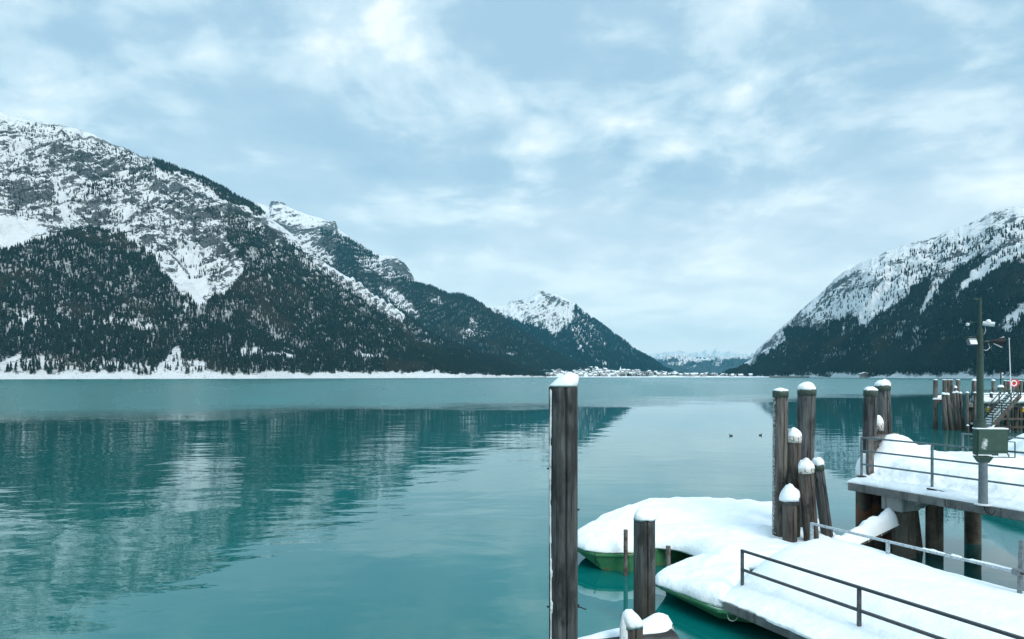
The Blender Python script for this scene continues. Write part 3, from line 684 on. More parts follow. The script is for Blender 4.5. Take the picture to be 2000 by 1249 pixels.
# church with a pointed spire
ch = thing('church', 'village church with a snow-covered pointed spire', 'church', ((1215-HX)/F*3000, 3000, float(valley_z(215/F*3000, 3000))))
bm = bmesh.new(); box(bm, (0, 0, 7), (9, 22, 16)); from_bm('nave', bm, MAT['house_wall'], ch)
bm = bmesh.new(); box(bm, (-7, 0, 10), (6, 6, 24)); from_bm('tower', bm, MAT['house_wall'], ch)
bm = bmesh.new(); r_ = bmesh.ops.create_cone(bm, cap_ends=True, segments=4, radius1=5.2, radius2=.1, depth=18, matrix=Matrix.Translation((-7, 0, 31))); from_bm('spire', bm, MAT['roof_snow'], ch)
bm = bmesh.new(); prism(bm, [(-6, -12), (6, -12), (6, 12), (-6, 12)], 15, 15.6); bmesh.ops.create_cone(bm, cap_ends=True, segments=4, radius1=9, radius2=3, depth=5, matrix=Matrix.Translation((0, 0, 17.6))); from_bm('roof', bm, MAT['roof_snow'], ch)
# chalet on the left slope and inn on the right bank
def chalet(loc, s, rz, label, wallmat, shape='chalet'):
    c = thing(shape, label, shape, loc, rot=(0, 0, rz)); c.scale = (s, s, s)
    bm = bmesh.new(); box(bm, (0, 0, 1.5), (16, 11, 9)); from_bm('wall', bm, MAT[wallmat], c)
    for sg in (-1, 1):
        bm = bmesh.new(); beam(bm, (sg*10.4, 0, 5.2), (0, 0, 8.8), 15, .9); from_bm('roof', bm, MAT['roof_snow'], c)
    bm = bmesh.new(); prism(bm, [(-8, -5.4), (8, -5.4), (8, 5.4), (-8, 5.4)], 6.0, 6.1)
    vs = [bm.verts.new(q) for q in ((-8, -5.5, 6.1), (8, -5.5, 6.1), (0, -5.5, 8.7))]; bm.faces.new(vs); from_bm('gable', bm, MAT['house_wood'], c)
    bm = bmesh.new(); box(bm, (0, -6.6, 3.0), (17, 2.2, .25)); box(bm, (0, -7.6, 3.7), (17, .15, 1.1)); from_bm('balcony', bm, MAT['house_wood'], c)
    for q in (-5.4, -1.8, 1.8, 5.4):
        for z_ in (1.2, 4.4):
            f_ = bmesh.new(); box(f_, (q, -5.53, z_), (1.7, .12, 1.6)); fo = from_bm('window', f_, MAT['white_paint'], c)
            g_ = bmesh.new(); box(g_, (q, -5.6, z_), (1.3, .04, 1.2)); from_bm('pane', g_, MAT['house_glass'], fo)
    return c
yy = 1365; zz = CAMZ-(694-HY)/F*yy
chalet(((497-HX)/F*yy, yy, zz-2.5), 1.15, .25, 'dark timber chalet with a snowy roof alone in the left forest', 'house_wood')
yy = 1790; chalet(((1688-HX)/F*yy, yy, 3.5), 1.25, -.3, 'low white guesthouse with snowy roof on the right shore bank', 'house_wall', 'guesthouse')
# boathouse row / dark pier wall along the right shore
t_ = thing('boathouse', 'long low dark boathouse at the right shore waterline', 'boathouse', ((1553-HX)/F*2290, 2290, 0), rot=(0, 0, -.55))
bm = bmesh.new(); box(bm, (0, 0, 1.6), (165, 8, 4.2)); from_bm('wall', bm, MAT['house_wood'], t_)
bm = bmesh.new(); box(bm, (0, 0, 4.1), (168, 10, .8)); from_bm('roof', bm, MAT['roof_snow'], t_)

# ------------------------------------------------------------ foreground helpers
DIR = Vector((.43, -.903, 0)); NRM = Vector((.903, .43, 0))
def snow_dome(name, parent, r, h, z, seed, over=1.04, peak=(0, 0), n=28, rings=12, mat_='snow', sag=.03):
    X = np.zeros((rings+3, n)); Y = X.copy(); Z = X.copy()
    an = np.linspace(0, 2*math.pi, n, endpoint=False)
    for i in range(rings+3):
        if i == 0: k = .90; zz = -.01
        elif i == 1: k = 1.0; zz = -sag
        else:
            a = (i-2)/rings*math.pi/2; k = math.cos(a); zz = math.sin(a)*h
        k = max(k, .004)
        e = (1+.13*vn(np.cos(an)*1.3+seed, np.sin(an)*1.3, seed*2.1)+.05*vn(np.cos(an)*4+seed, np.sin(an)*4, seed))
        rr = r*over*k*e
        X[i] = np.cos(an)*rr+peak[0]*(zz/h if zz > 0 else 0); Y[i] = np.sin(an)*rr+peak[1]*(zz/h if zz > 0 else 0)
        Z[i] = z+zz*(1+.26*vn(np.cos(an)*k*1.3+seed*3, np.sin(an)*k*1.3, seed)+.10*vn(np.cos(an)*k*4, np.sin(an)*k*4, seed))+(0 if i > 1 else -.035*np.maximum(0, vn(np.cos(an)*2.5+seed, np.sin(an)*2.5, seed)))
    me = grid_mesh(name, X, Y, Z, True)
    return link(name, me, MAT[mat_], parent, smooth=True)
def timber(name, parent, r0, r1, L, seed, mat_, crack=0, n=40, rows=None, rough=.02, z0=0.0):
    """a pile: slightly oval, flats and swellings, open drying cracks; local Z from z0 to z0+L, origin at its foot"""
    rows = rows or max(12, int(L/.18))
    an = np.linspace(0, 2*math.pi, n, endpoint=False); zz = np.linspace(0, L, rows)
    A_, Z_ = np.meshgrid(an, zz, indexing='xy')
    r = r0+(r1-r0)*Z_/L
    r = r*(1+rough*fbm(np.cos(A_)*1.6+seed, np.sin(A_)*1.6, Z_*.35+seed, 3)+rough*.6*fbm(np.cos(A_)*5+seed, np.sin(A_)*5, Z_*.25, 2))
    for c in range(crack):
        ca = (-1.45, .6, 2.4, 4.1)[c]+.10*fbm(Z_*.5, seed+c*5.0, 0, 3); da = np.abs((A_-ca+math.pi) % (2*math.pi)-math.pi)
        r = r-.045*np.exp(-(da/.045)**2)*sm(0, .8, Z_)*(1 if c == 0 else .5)
    X = r*np.cos(A_); Y = r*np.sin(A_)
    cap = np.zeros((3, n)); 
    X = np.concatenate([X, X[-1:]*.96, X[-1:]*.5, X[-1:]*.01]); Y = np.concatenate([Y, Y[-1:]*.96, Y[-1:]*.5, Y[-1:]*.01])
    Zt = np.concatenate([Z_+z0, np.full((1, n), z0+L+.012), np.full((2, n), z0+L+.014)])
    me = grid_mesh(name, X, Y, Zt, True)
    return link(name, me, MAT[mat_], parent, smooth=True)
def ring_band(name, parent, r, z, h, mat_, n=32):
    prof = [(r, z-h), (r+.012, z-h), (r+.014, z-.01), (r+.006, z), (r*.4, z+.006)]
    an = np.linspace(0, 2*math.pi, n, endpoint=False)
    X = np.array([[a*math.cos(t) for t in an] for a, _ in prof]); Y = np.array([[a*math.sin(t) for t in an] for a, _ in prof]); Z = np.array([[b]*n for _, b in prof])
    return link(name, grid_mesh(name, X, Y, Z, True), MAT[mat_], parent, smooth=False)
def pile(label, top, D, wpx, foot=None, foot_z=-2.5, seed=1, mat_='pile_grey', band=None, cap=.55, group='mooring piles', crack=1, footD=None, name='mooring_pile', taper=.97, peak=(0, 0), snow_over=1.0):
    """top: photo pixel of the pile head; foot: a second pixel on its axis when it leans"""
    T = P(top[0], top[1], D); r = wpx/2/F*D
    if foot:
        B_ = P(foot[0], foot[1], footD or D); d = (T-B_).normalized()
    else: d = Vector((0, 0, 1))
    L = (T.z-foot_z)/d.z; base = T-d*L
    o = thing(name, label, 'mooring pile' if name == 'mooring_pile' else 'post', base, group)
    o.rotation_mode = 'QUATERNION'; o.rotation_quaternion = Vector((0, 0, 1)).rotation_difference(d)
    # keep the facing of the cracks towards the lake steps
    timber('shaft', o, r*1.0, r*taper, L, seed, mat_, crack, n=150 if crack else 36, rows=max(14, int(L/.12)) if crack else None)
    zt = L+.014
    if band:
        ring_band(*(('metal_cap', o, r*taper*1.0, L+.02, .16, 'cap_green') if band == 'green' else ('painted_band', o, r*taper, L+.02, band if isinstance(band, float) else .14, 'white_band')))
        zt = L+.026
    if cap: snow_dome('snow_cap', o, r*.96*snow_over, r*cap*2, zt, seed, peak=peak)
    return o, T, r

# ---- the near tall pile
o, T, r = pile('tallest and nearest square-looking grey mooring pile with a long crack and frost down one edge', (1100, 757), 8.4, 56, foot_z=-2.5, seed=2.3, mat_='pile_near', cap=0, crack=1, taper=1.0, group=None)
L = T.z+2.5
snow_dome('snow_cap', o, r*.99, .165, L+.014, 4.2, over=1.0, peak=(r*.55, 0), sag=.0, rings=14)
# frozen snow strip down its windward edge
rows = 150; zz = np.linspace(2.6, L-.02, rows); wd = .019+.016*fbm(zz*5, 1.0, 0, 4, .7)+.012*sm(4.2, 2.6, zz); wd = np.maximum(wd*np.where(fbm(zz*7, 8.0, 0, 3) < -.18, .15, 1), .001)*(1+.6*(vn(zz*2, 5.0) > .35))
ca = R(208)+.12*fbm(zz*.7, 3.0, 0, 3)
X = np.zeros((rows, 6)); Y = X.copy(); Z = np.repeat(zz[:, None], 6, 1)
for j, f_ in enumerate((-1, -.6, -.2, .2, .6, 1)):
    a = ca+f_*wd/r; rr = r*1.012+.012*(1-f_*f_)*(1+.5*vn(zz*9, f_*2.0))-.004*(abs(f_) == 1)
    X[:, j] = rr*np.cos(a); Y[:, j] = rr*np.sin(a)
link('frost_strip', grid_mesh('frost_strip', X, Y, Z), MAT['snow_dirty'], o, smooth=True)
for z_, a in ((L-1.0, 175), (L-2.7, 178), (L-2.68, 2), (L-1.5, 355)):
    q = Vector((r*math.cos(R(a)), r*math.sin(R(a)), z_)); tube('bolt', [q*1.0, Vector((q.x*1.13, q.y*1.13, z_-.004))], .012, MAT['dark_iron'], o)
tube('hook', [(r, 0, L-2.70), (r+.05, 0, L-2.71), (r+.09, 0, L-2.73), (r+.11, 0, L-2.725)], .008, MAT['dark_iron'], o)

# ---- pile in front of the green barge
pile('short grey mooring pile with a smooth snow cap before the green barge', (1258.5, 1012), 12.6, 43, seed=5.1, mat_='pile_grey', cap=.46, crack=2, group=None, snow_over=1.04)

# ---- central dolphin
G = 'cluster of mooring piles between barge and jetty'
pile('tallest slim dark pile at the left of the cluster beside the jetty', (1524.5, 765), 16.7, 28, foot=(1522.5, 1062), seed=7.7, mat_='pile_frost', band='green', cap=.16, group=G, taper=.99)
pile('tall thick pile with a high rounded snow cap at the back of the cluster', (1576, 762), 17.4, 34, foot=(1569, 1000), seed=9.2, band='green', cap=.42, group=G)
pile('brown pile with a worn white painted band in the middle of the cluster', (1551.5, 853), 16.6, 27, foot=(1549, 1060), seed=12.4, mat_='pile_brown', band=.16, cap=.55, group=G, taper=.93)
pile('flaking brown pile with white band leaning at the front of the cluster', (1574.5, 915), 16.1, 29, foot=(1585, 1058), seed=14.9, mat_='pile_brown', band=.13, cap=.52, group=G, taper=.92)
pile('dark pile leaning outwards at the right of the cluster', (1596.5, 908), 16.6, 24, foot=(1617, 1056), seed=16.1, mat_='pile_near', band='green', cap=.48, group=G, taper=.88)
o, T, r = pile('short gnarled dark pile under a big tilted snow lump in the cluster', (1542.5, 975), 16.1, 27, seed=18.3, mat_='pile_brown', cap=0, group=G, taper=1.0)
L = T.z+2.5
tm = timber('splintered_head', o, r*1.15, r*1.3, .16, 44.0, 'pile_near', 2, 26, 6, .16, L-.12)
s_ = snow_dome('snow_cap', o, r*1.35, .31, L+.03, 8.8, over=1.0, sag=.07, peak=(.06, 0))

# ---- right pair and the little banded one
G2 = 'mooring piles at the corner of the upper jetty'
pile('mossy dark pile with a thin snow cap at the upper jetty corner', (1700.5, 764), 18.9, 25, foot=(1694, 1000), seed=20.2, mat_='pile_near', band='green', cap=.22, group=G2)
pile('thick grey pile with snow cap right behind the jetty corner pile', (1724, 754), 19.9, 27, foot=(1733, 1000), seed=22.8, band='green', cap=.38, group=G2)
pile('short white-banded pile with snow between the two jetty corner piles', (1716, 828), 19.5, 17, foot=(1718, 1000), seed=25.1, mat_='pile_brown', band=.22, cap=.7, group=G2)

# ---- piles low in front: small post, log and snow
o, T, r = pile('small wooden post with a tall snow hood at the bottom edge', (1237, 1217), 8.9, 37, seed=31.0, mat_='pile_brown', cap=0, crack=1, group=None, name='post', taper=1.0)
L = T.z+2.5
s_ = snow_dome('snow_cap', o, r*1.06, .17, L+.01, 5.6, over=1.02, peak=(-.06, 0), sag=.05)
s_ = snow_dome('snow_clump', o, .07, .1, 0, 2.2, sag=.12, mat_='snow_dirty'); s_.location = (-r*.95, -.03, L-.13); s_.scale = (.9, .9, 2.2)
o = thing('fender_log', 'thick snow-covered fender log lying behind the small post', 'log', P(1262, 1240, 9.4))
tm = timber('log', o, .26, .27, 3.6, 41.0, 'pile_near', 1, 40, 24, .05); tm.rotation_euler = (R(4), R(-90), R(18)); tm.location = (.36, .05, -.20)
# snow lying along the log
nu, nv = 50, 20; U, Vv = np.meshgrid(np.linspace(0, 1, nu), np.linspace(0, 1, nv), indexing='ij')
ux = .42-U*3.6; ang = (Vv-.5)*2
endr = np.sqrt(np.clip(1-(1-np.clip(U/.09, 0, 1))**2, 0, 1))
hgt = (.20+.05*fbm(ux*2, Vv*2, 4, 3)-.10*sm(.05, .2, U))*endr*np.sqrt(np.clip(1-ang**2, 0, 1))
yy_ = ang*.27; zz_ = np.sqrt(np.maximum(.27**2-yy_**2, 0))*.9-.20+hgt
c18, s18 = math.cos(R(18)), math.sin(R(18))
me = grid_mesh('snow_layer', ux*c18-yy_*s18*-1, ux*s18+yy_*c18+.05-.0, zz_+ux*.07)
link('snow_layer', me, MAT['snow'], o, smooth=True)

# ------------------------------------------------------------ snow blankets
def blob_field(x, y, seed, a=.05, s=1.1): return a*fbm(x*s, y*s, seed, 4, .5)
def edge_dist(x, y, poly):
    d = np.full(x.shape, 1e9); n = len(poly)
    for k in range(n):
        ax, ay = poly[k]; bx, by = poly[(k+1) % n]; vx, vy = bx-ax, by-ay
        t = np.clip(((x-ax)*vx+(y-ay)*vy)/(vx*vx+vy*vy+1e-9), 0, 1)
        d = np.minimum(d, np.hypot(x-ax-t*vx, y-ay-t*vy))
    return d
def smooth_poly(poly, it=3):
    p = np.array(poly, float)
    for _ in range(it):
        q = np.roll(p, -1, 0); p = np.stack([.75*p+.25*q, .25*p+.75*q], 1).reshape(-1, 2)
    return p
def snow_blanket(name, parent, poly, zbase, depth, rad, seed, rings=46, it=3, noise=.06, extra=None, mat_='snow', wob=.04, under=.06):
    """rounded snow sheet over a star-shaped outline; depth may be a function of x, y"""
    p = smooth_poly(poly, it); n = len(p)
    if n < 150:
        f = int(math.ceil(150/n)); q = np.roll(p, -1, 0); p = np.concatenate([p*(1-k/f)+q*(k/f) for k in range(f)], 1).reshape(-1, 2); n = len(p)
    c = p.mean(0); nrm = p-c; nrm /= np.linalg.norm(nrm, axis=1)[:, None]
    p = p+nrm*(wob*fbm(p[:, 0]*2.5+seed, p[:, 1]*2.5, seed, 4))[:, None]
    ks = np.concatenate([[0.985], 1-np.linspace(0, 1, rings)**1.5])
    X = c[0]+(p[:, 0]-c[0])[None, :]*ks[:, None]; Y = c[1]+(p[:, 1]-c[1])[None, :]*ks[:, None]
    d = edge_dist(X, Y, p[::2] if n > 200 else p); d[1] = 0
    q = np.clip(d/rad, 0, 1); prof = np.sqrt(np.clip(1-(1-q)**2, 0, 1))
    dp = depth(X, Y) if callable(depth) else depth
    Z = (zbase(X, Y) if callable(zbase) else zbase)+dp*prof+blob_field(X, Y, seed, noise)*prof+(.014*fbm(X*6, Y*6, seed, 3)+.035*fbm(X*2.6, Y*2.6, seed+4, 3))*prof
    if extra is not None: Z = Z+extra(X, Y)*prof
    Z[0] -= under; Z[1] += .012*fbm(p[:, 0]*7, p[:, 1]*7, seed, 3)
    return link(name, grid_mesh(name, X, Y, Z, True), MAT[mat_], parent, smooth=True)
def hullbox(name, parent, pts, z1, z0, inset, mat_, keel=None):
    """flat-decked hull: vertical or raked sides; inset pulls the bottom in"""
    bm = bmesh.new(); c = Vector((sum(p[0] for p in pts)/len(pts), sum(p[1] for p in pts)/len(pts)))
    hi = [bm.verts.new((x, y, z1)) for x, y in pts]; lo = []
    for i, (x, y) in enumerate(pts):
        k = inset[i] if isinstance(inset, (list, tuple)) else inset
        zz = z0[i] if isinstance(z0, (list, tuple)) else z0
        v = c-Vector((x, y)); v.normalize(); lo.append(bm.verts.new((x+v.x*k, y+v.y*k, zz)))
    n = len(pts); bm.faces.new(hi); bm.faces.new(lo[::-1])
    for i in range(n): bm.faces.new((lo[i], lo[(i+1) % n], hi[(i+1) % n], hi[i]))
    return from_bm(name, bm, MAT[mat_], parent)

# ---- green barge
barge = thing('barge', 'green steel work barge under deep snow, moored left of the pile cluster', 'barge', (4.6, 18, 0))
def loc(o, pts): return [(x-o.location.x, y-o.location.y) for x, y in pts]
bp = [(1.50, 16.75), (1.95, 16.04), (2.72, 15.95), (3.5, 16.5), (4.6, 17.0), (7.9, 17.4), (8.0, 20.2), (4.3, 20.4), (2.6, 19.2), (1.55, 17.4)]
hullbox('hull', barge, loc(barge, bp), .42, [.30, .02, -.12, -.2, -.2, -.2, -.2, -.2, -.1, .15], [.10, .22, .18, .1, .1, .1, .1, .1, .15, .2], 'hull_green')
bm = bmesh.new(); q = loc(barge, bp)
for i in range(len(q)):
    a, b = q[i], q[(i+1) % len(q)]; beam(bm, (a[0], a[1], .40), (b[0], b[1], .40), .05, .045)
from_bm('gunwale', bm, MAT['hull_green'], barge)
sp_ = [(1.47, 16.80), (1.62, 16.35), (1.95, 16.08), (2.75, 16.0), (3.4, 16.55), (4.1, 16.2), (4.4, 15.0), (5.2, 14.6), (7.0, 15.2), (8.3, 17.0), (8.4, 19.2), (7.4, 20.3), (5.6, 20.7), (4.3, 20.4), (2.6, 19.1), (1.55, 17.5)]
snow_blanket('snow_layer', barge, loc(barge, sp_), .43, lambda x, y: .34+.26*sm(-.8, 2.0, y), .42, 3.1, rings=60, it=2, noise=.12, wob=.05)
for x, y, lab in ((1.93, 16.02, 0),):
    tube('hook', [(x-4.6+.0, y-18-.03, .45), (x-4.6, y-18-.07, .47), (x-4.6+.01, y-18-.08, .40), (x-4.6+.02, y-18-.05, .22)], .012, MAT['dark_iron'], barge)
b_ = P(1463, 987, 20.3); bm = bmesh.new(); cyl(bm, (0, 0, -.25), (0, 0, .02), .06, .06); cyl(bm, (0, 0, .02), (0, 0, .07), .11, .10)
from_bm('bollard', bm, MAT['rail_teal'], barge, b_-barge.location)
snow_dome('snow_lump', barge, .13, .09, 0, 4.4).location = P(1185, 1016, 18.6)-barge.location

# ---- second float towards the jetty
fl = thing('pontoon', 'low green pontoon with snow, wedged between barge and gangway', 'pontoon', (4.6, 13.6, 0))
fp = [(2.92, 14.02), (3.74, 12.45), (4.9, 12.0), (6.6, 12.6), (6.2, 15.3), (4.3, 15.9), (3.55, 15.4)]
hullbox('hull', fl, loc(fl, fp), .34, [.23, .12, .10, -.1, -.2, -.2, .05], [.12, .2, .2, .1, .1, .1, .1], 'hull_frosted')
bm = bmesh.new(); q = loc(fl, fp)
for i in range(3):
    a, b = q[i-1], q[i]; beam(bm, (a[0], a[1], .325), (b[0], b[1], .325), .05, .04)
from_bm('gunwale', bm, MAT['hull_green'], fl)
fsn = [(2.88, 14.08), (3.05, 13.65), (3.74, 12.52), (4.0, 12.55), (4.5, 13.4), (5.3, 14.9), (4.9, 15.9), (4.05, 15.55), (3.62, 15.1), (3.3, 14.75)]
snow_blanket('snow_layer', fl, loc(fl, fsn), .35, .24, .30, 9.1, rings=44, it=2, noise=.08, wob=.05)
b_ = P(1337, 1150, 13.75); bm = bmesh.new(); cyl(bm, (0, 0, -.2), (0, 0, .06), .055, .05); cyl(bm, (0, 0, .06), (0, 0, .13), .07, .085)
from_bm('bollard', bm, MAT['pile_grey'], fl, b_-fl.location)
bm = bmesh.new(); bmesh.ops.create_cone(bm, cap_ends=False, segments=8, radius1=.001, radius2=.001, depth=.001); bm.free()
rp = [P(1430, 1203, 12.30)+Vector((math.cos(a)*.09, -.02, math.sin(a)*.09)) for a in np.linspace(2.9, 6.4, 9)]
tube('ring', [p-fl.location for p in rp], .009, MAT['cable_white'], fl)
# rope dropped on the snow
rp = []
for i in range(14):
    k = i/13; px_ = 1352+34*k; py_ = 1101+11*k+1.5*math.sin(k*9); rp.append(P(px_, py_, 15.0-.3*k)+Vector((0, 0, .05)))
tag(tube('rope', rp, .014, MAT['dark_iron']), 'frayed dark rope end lying on the snow between barge and pontoon', 'rope')
# two mooring pipes
def pipe(px, ytop, D, wpx, ybot, label):
    T = P(px, ytop, D); r = wpx/2/F*D
    o = thing('mooring_pipe', label, 'pipe', (T.x, T.y, -.8), 'rusty mooring pipes beside the green barge')
    timber('tube', o, r, r, T.z+.8, px*.01, 'rail_pipe', 0, 16, 20, .01)
def m_rustpipe(t):
    p = t.n('ShaderNodeNewGeometry').outputs['Position']; a = t.noise(t.vm('MULTIPLY', p, (20, 20, 5)), 1.0, 5, .7)
    c = t.mix(t.mr(a, .42, .60), (.16, .15, .14), (.06, .035, .025)); c = t.mix(t.mr(a, .62, .70), c, (.6, .65, .66))
    return pr(t, Base_Color=c, Roughness=.7, Metallic=.2)
mat('rail_pipe', m_rustpipe)
pipe(1222, 1036, 15.75, 8.5, 1114, 'taller rusty pipe standing against the barge bow')
pipe(1305, 1068, 15.2, 9.5, 1113, 'short rusty pipe in the dark gap between barge and pontoon')

# ------------------------------------------------------------ gangway with railings
gw = thing('gangway', 'broad snow-covered landing gangway with a wooden edge beam at the lower right', 'gangway', (3.9, 12.5, 0))
def ab(a, b, z=0.0): return DIR*a+NRM*b+Vector((0, 0, z))
def absk(a, b): return -1.1*b/3.8+a       # the lake end is cut on the skew
bm = bmesh.new(); pts = [ab(0, .06), ab(9.5, .06), ab(9.5, 4.1), ab(-1.5, 4.1)]
prism(bm, [(p.x, p.y) for p in pts], .36, .495); from_bm('deck', bm, MAT['concrete'], gw)
for k in range(4):
    o_ = bar('edge_beam', ab(2.45*k+.01, .0, .41), ab(2.45*k+2.44, .0, .41), .12, .17, MAT['concrete'], gw, .012)
bar('end_beam', ab(-.03, .07, .412), ab(-1.53, 4.1, .412), .12, .19, MAT['concrete'], gw, .012)
for b in (.9, 1.9, 2.9):
    bar('joist', ab(.9, b, .25), ab(9, b, .25), .16, .2, MAT['concrete_brown'], gw)
for a, b in ((2.6, .45), (5.6, .6), (2.0, 3.2), (5, 3.2)):
    bm = bmesh.new(); cyl(bm, ab(a, b, -2.5), ab(a, b, .15), .17, .17, 16); from_bm('support_post', bm, MAT['pile_brown'], gw, smooth=True)
nu, nv = 200, 90
U, Vv = np.meshgrid(np.linspace(0, 1, nu), np.linspace(0, 1, nv), indexing='ij')
bb = -.03+4.2*(1-np.cos(Vv*math.pi))/2; ua = U**1.25; aa = -.12-.37*bb-.15*np.sin(Vv*math.pi)+9.2*ua
endd = aa-(-.12-.37*bb-.15*np.sin(Vv*math.pi)); 
e1 = np.sqrt(np.clip(1-(1-np.clip(endd/.75, 0, 1))**2, 0, 1)); e2 = np.sqrt(np.clip(1-(1-np.clip((bb+.03)/.16, 0, 1))**2, 0, 1)); e3 = np.sqrt(np.clip(1-(1-np.clip((4.17-bb)/.3, 0, 1))**2, 0, 1))
prof = np.interp(bb, [0, .3, .62, .9, 1.05, 1.3, 1.7, 2.4, 3.4, 4.2], [.05, .12, .19, .24, .31, .40, .46, .51, .50, .43])
prof = prof+.10*np.exp(-((aa+.3)/1.2)**2)*sm(.6, 2, bb)-.05*sm(4, 7, aa)
hh = prof*e1*e2*e3+(.04*fbm(aa*.9, bb*.9, 2, 4)+.012*fbm(aa*5, bb*5, 3, 4)+.010*fbm(aa*14, bb*14, 3, 2)*(1-sm(.6, 1.1, bb)))*e1*np.minimum(e2, e3)
hh = hh-.035*np.exp(-((bb-1.0)/.10)**2)*np.clip(aa, 0, 1)*(.5+.5*fbm(aa*.8, 1.0, 5, 3))
zz = .50+hh+np.where((U == 0) | (Vv == 0) | (Vv == 1), -.03, 0)
bb = bb-.035*(1-sm(0, .3, bb))+.10*fbm(aa*2.2, 9.0, 1, 5, .6)*(1-sm(0, .3, bb))
aa = aa+.10*fbm(bb*1.8, 3.0, 1, 4)*(1-e1)
me = grid_mesh('snow_layer', DIR.x*aa+NRM.x*bb, DIR.y*aa+NRM.y*bb, zz); link('snow_layer', me, MAT['snow'], gw, smooth=True)
# snow sagging off the lake end
snow_blanket('snow_drift', gw, [tuple(ab(*q))[:2] for q in ((-.10, .02), (.4, .0), (1.0, .0), (1.2, 1.9), (1.0, 3.8), (-.2, 3.95), (-1.85, 3.95), (-1.0, 2.1))], .33, lambda x, y: .20+.42*sm(.3, 1.7, x*NRM.x+y*NRM.y), .42, 17.0, rings=50, noise=.05, wob=.07)
# front railing of the gangway
def railing(name, label, parentloc, ps, zt, zb, gaps, mat_, sec=.05, group=None, endpost=True, lean=0):
    o = thing(name, label, 'railing', parentloc, group)
    off = Vector(parentloc)
    for p in ps:
        bar('post', Vector((p.x, p.y, zb))-off, Vector((p.x, p.y, zt-sec/2))-off, sec, sec, mat_, o, .004)
    a, b = ps[0], ps[-1]; d = (b-a).normalized()
    for g_ in gaps:
        bar('rail', Vector((a.x, a.y, zt-g_))-off-d*sec/2, Vector((b.x, b.y, zt-g_))-off, sec*.95, sec*.8, mat_, o, .004)
    return o
G0 = Vector((3.9, 12.5, 0))
railing('railing', 'dark two-bar railing along the near edge of the gangway', tuple(G0+ab(-.2, .64)), [G0+ab(-.23+2.5*k, .64) for k in range(4)], 1.28, .5, (0, .36), MAT['rail_dark'], .055)
far_a = -1.37
rl = railing('railing', 'frosted grey railing along the far edge of the gangway', tuple(G0+ab(far_a, 3.81)), [G0+ab(far_a, 3.81), G0+ab(far_a+1.85, 3.81), G0+ab(far_a+4.4, 3.81)], 1.28, .5, (0,), MAT['rail_snowy'], .06)
bar('rail', ab(0, 0, 1.28-.34), ab(.9, 0, 1.28-.60), .04, .04, MAT['rail_snowy'], rl, .004)
for k, (s0, s1) in enumerate(((2.55, 3.0), (3.1, 3.3), (3.4, 4.35))):      # snow left on the top rail
    n_ = 14; us = np.linspace(s0, s1, n_); X = np.zeros((n_, 5)); Y = X.copy(); Z = X.copy()
    for j, f_ in enumerate((-1, -.5, 0, .5, 1)):
        q = ab(0, f_*.028); e = np.sqrt(np.clip(1-(np.abs(np.linspace(-1, 1, n_))**6), 0, 1))
        X[:, j] = DIR.x*us+q.x; Y[:, j] = DIR.y*us+q.y; Z[:, j] = 1.30+.028*(1-f_*f_)*e*(1+.4*vn(us*9, f_*3.0))
    link('snow_strip', grid_mesh('snow_strip', X, Y, Z), MAT['snow'], rl, smooth=True)
# slanting support at the frame edge
o = thing('support_post', 'slanting galvanised post at the end of the far gangway railing', 'post', tuple(P(1990, 1150, 11.4)))
bar('shaft', (0, 0, -.4), (.12, .1, .78), .065, .065, MAT['galv'], o, .008)
bar('bracket', (-.09, -.03, .28), (.09, .03, .28), .12, .10, MAT['galv'], o, .008)
tube('bolt', [(-.02, -.09, .28), (-.02, -.12, .28)], .02, MAT['dark_iron'], o)

# ------------------------------------------------------------ upper jetty
J0 = Vector((8.8, 17.9, 0)); D2 = Vector((.406, -.914, 0)); N2 = Vector((.914, .406, 0))
def jk(a, b, z=0.0): return D2*a+N2*b+Vector((0, 0, z))
jt = thing('jetty', 'raised concrete jetty piled with snow, right of the mooring pile cluster', 'jetty', tuple(J0))
for k in range(4):
    bm = bmesh.new(); a0, a1 = 2.6*k+(.004 if k else 0), 2.6*(k+1)-.004
    sk = 1.25 if k == 0 else 0.0; pts = [jk(a0, 0), jk(a1, 0), jk(a1, 4.2), jk(a0-sk, 4.2)]; prism(bm, [(p.x, p.y) for p in pts], 1.61, 1.81)
    bmesh.ops.bevel(bm, geom=bm.edges[:], offset=.012, segments=1, affect='EDGES'); from_bm('deck_slab', bm, MAT['concrete'], jt)
# snow on it
nu, nv = 230, 110
U, Vv = np.meshgrid(np.linspace(0, 1, nu), np.linspace(0, 1, nv), indexing='ij')
a_ = -.05+8.2*U**1.2; aa = a_; bb = .03+4.2*(1-np.cos(Vv*math.pi))/2; sk = .30*bb*(1-sm(0, 3.5, a_)); aw = a_-sk
e1 = np.sqrt(np.clip(1-(1-np.clip((aa+.05)/.5, 0, 1))**2, 0, 1)); e1b = np.sqrt(np.clip(1-(1-np.clip((aa+.05)/.25, 0, 1))**2, 0, 1))
e2 = np.sqrt(np.clip(1-(1-np.clip((bb-.03)/.16, 0, 1))**2, 0, 1)); e3 = np.sqrt(np.clip(1-(1-np.clip((4.23-bb)/.35, 0, 1))**2, 0, 1))
prof = np.interp(bb, [0, .3, .55, .8, 1.2, 1.7, 2.3, 3.2, 4.2], [.09, .13, .16, .30, .50, .58, .65, .70, .72])
prof = prof-.22*sm(3.0, 6.5, aa)*sm(.6, 2, bb)
hump = .58*np.exp(-((aw+.30)/.52)**2-((bb-2.2)/.7)**2)+.10*np.exp(-((aw-1.2)/.9)**2-((bb-3)/1)**2)
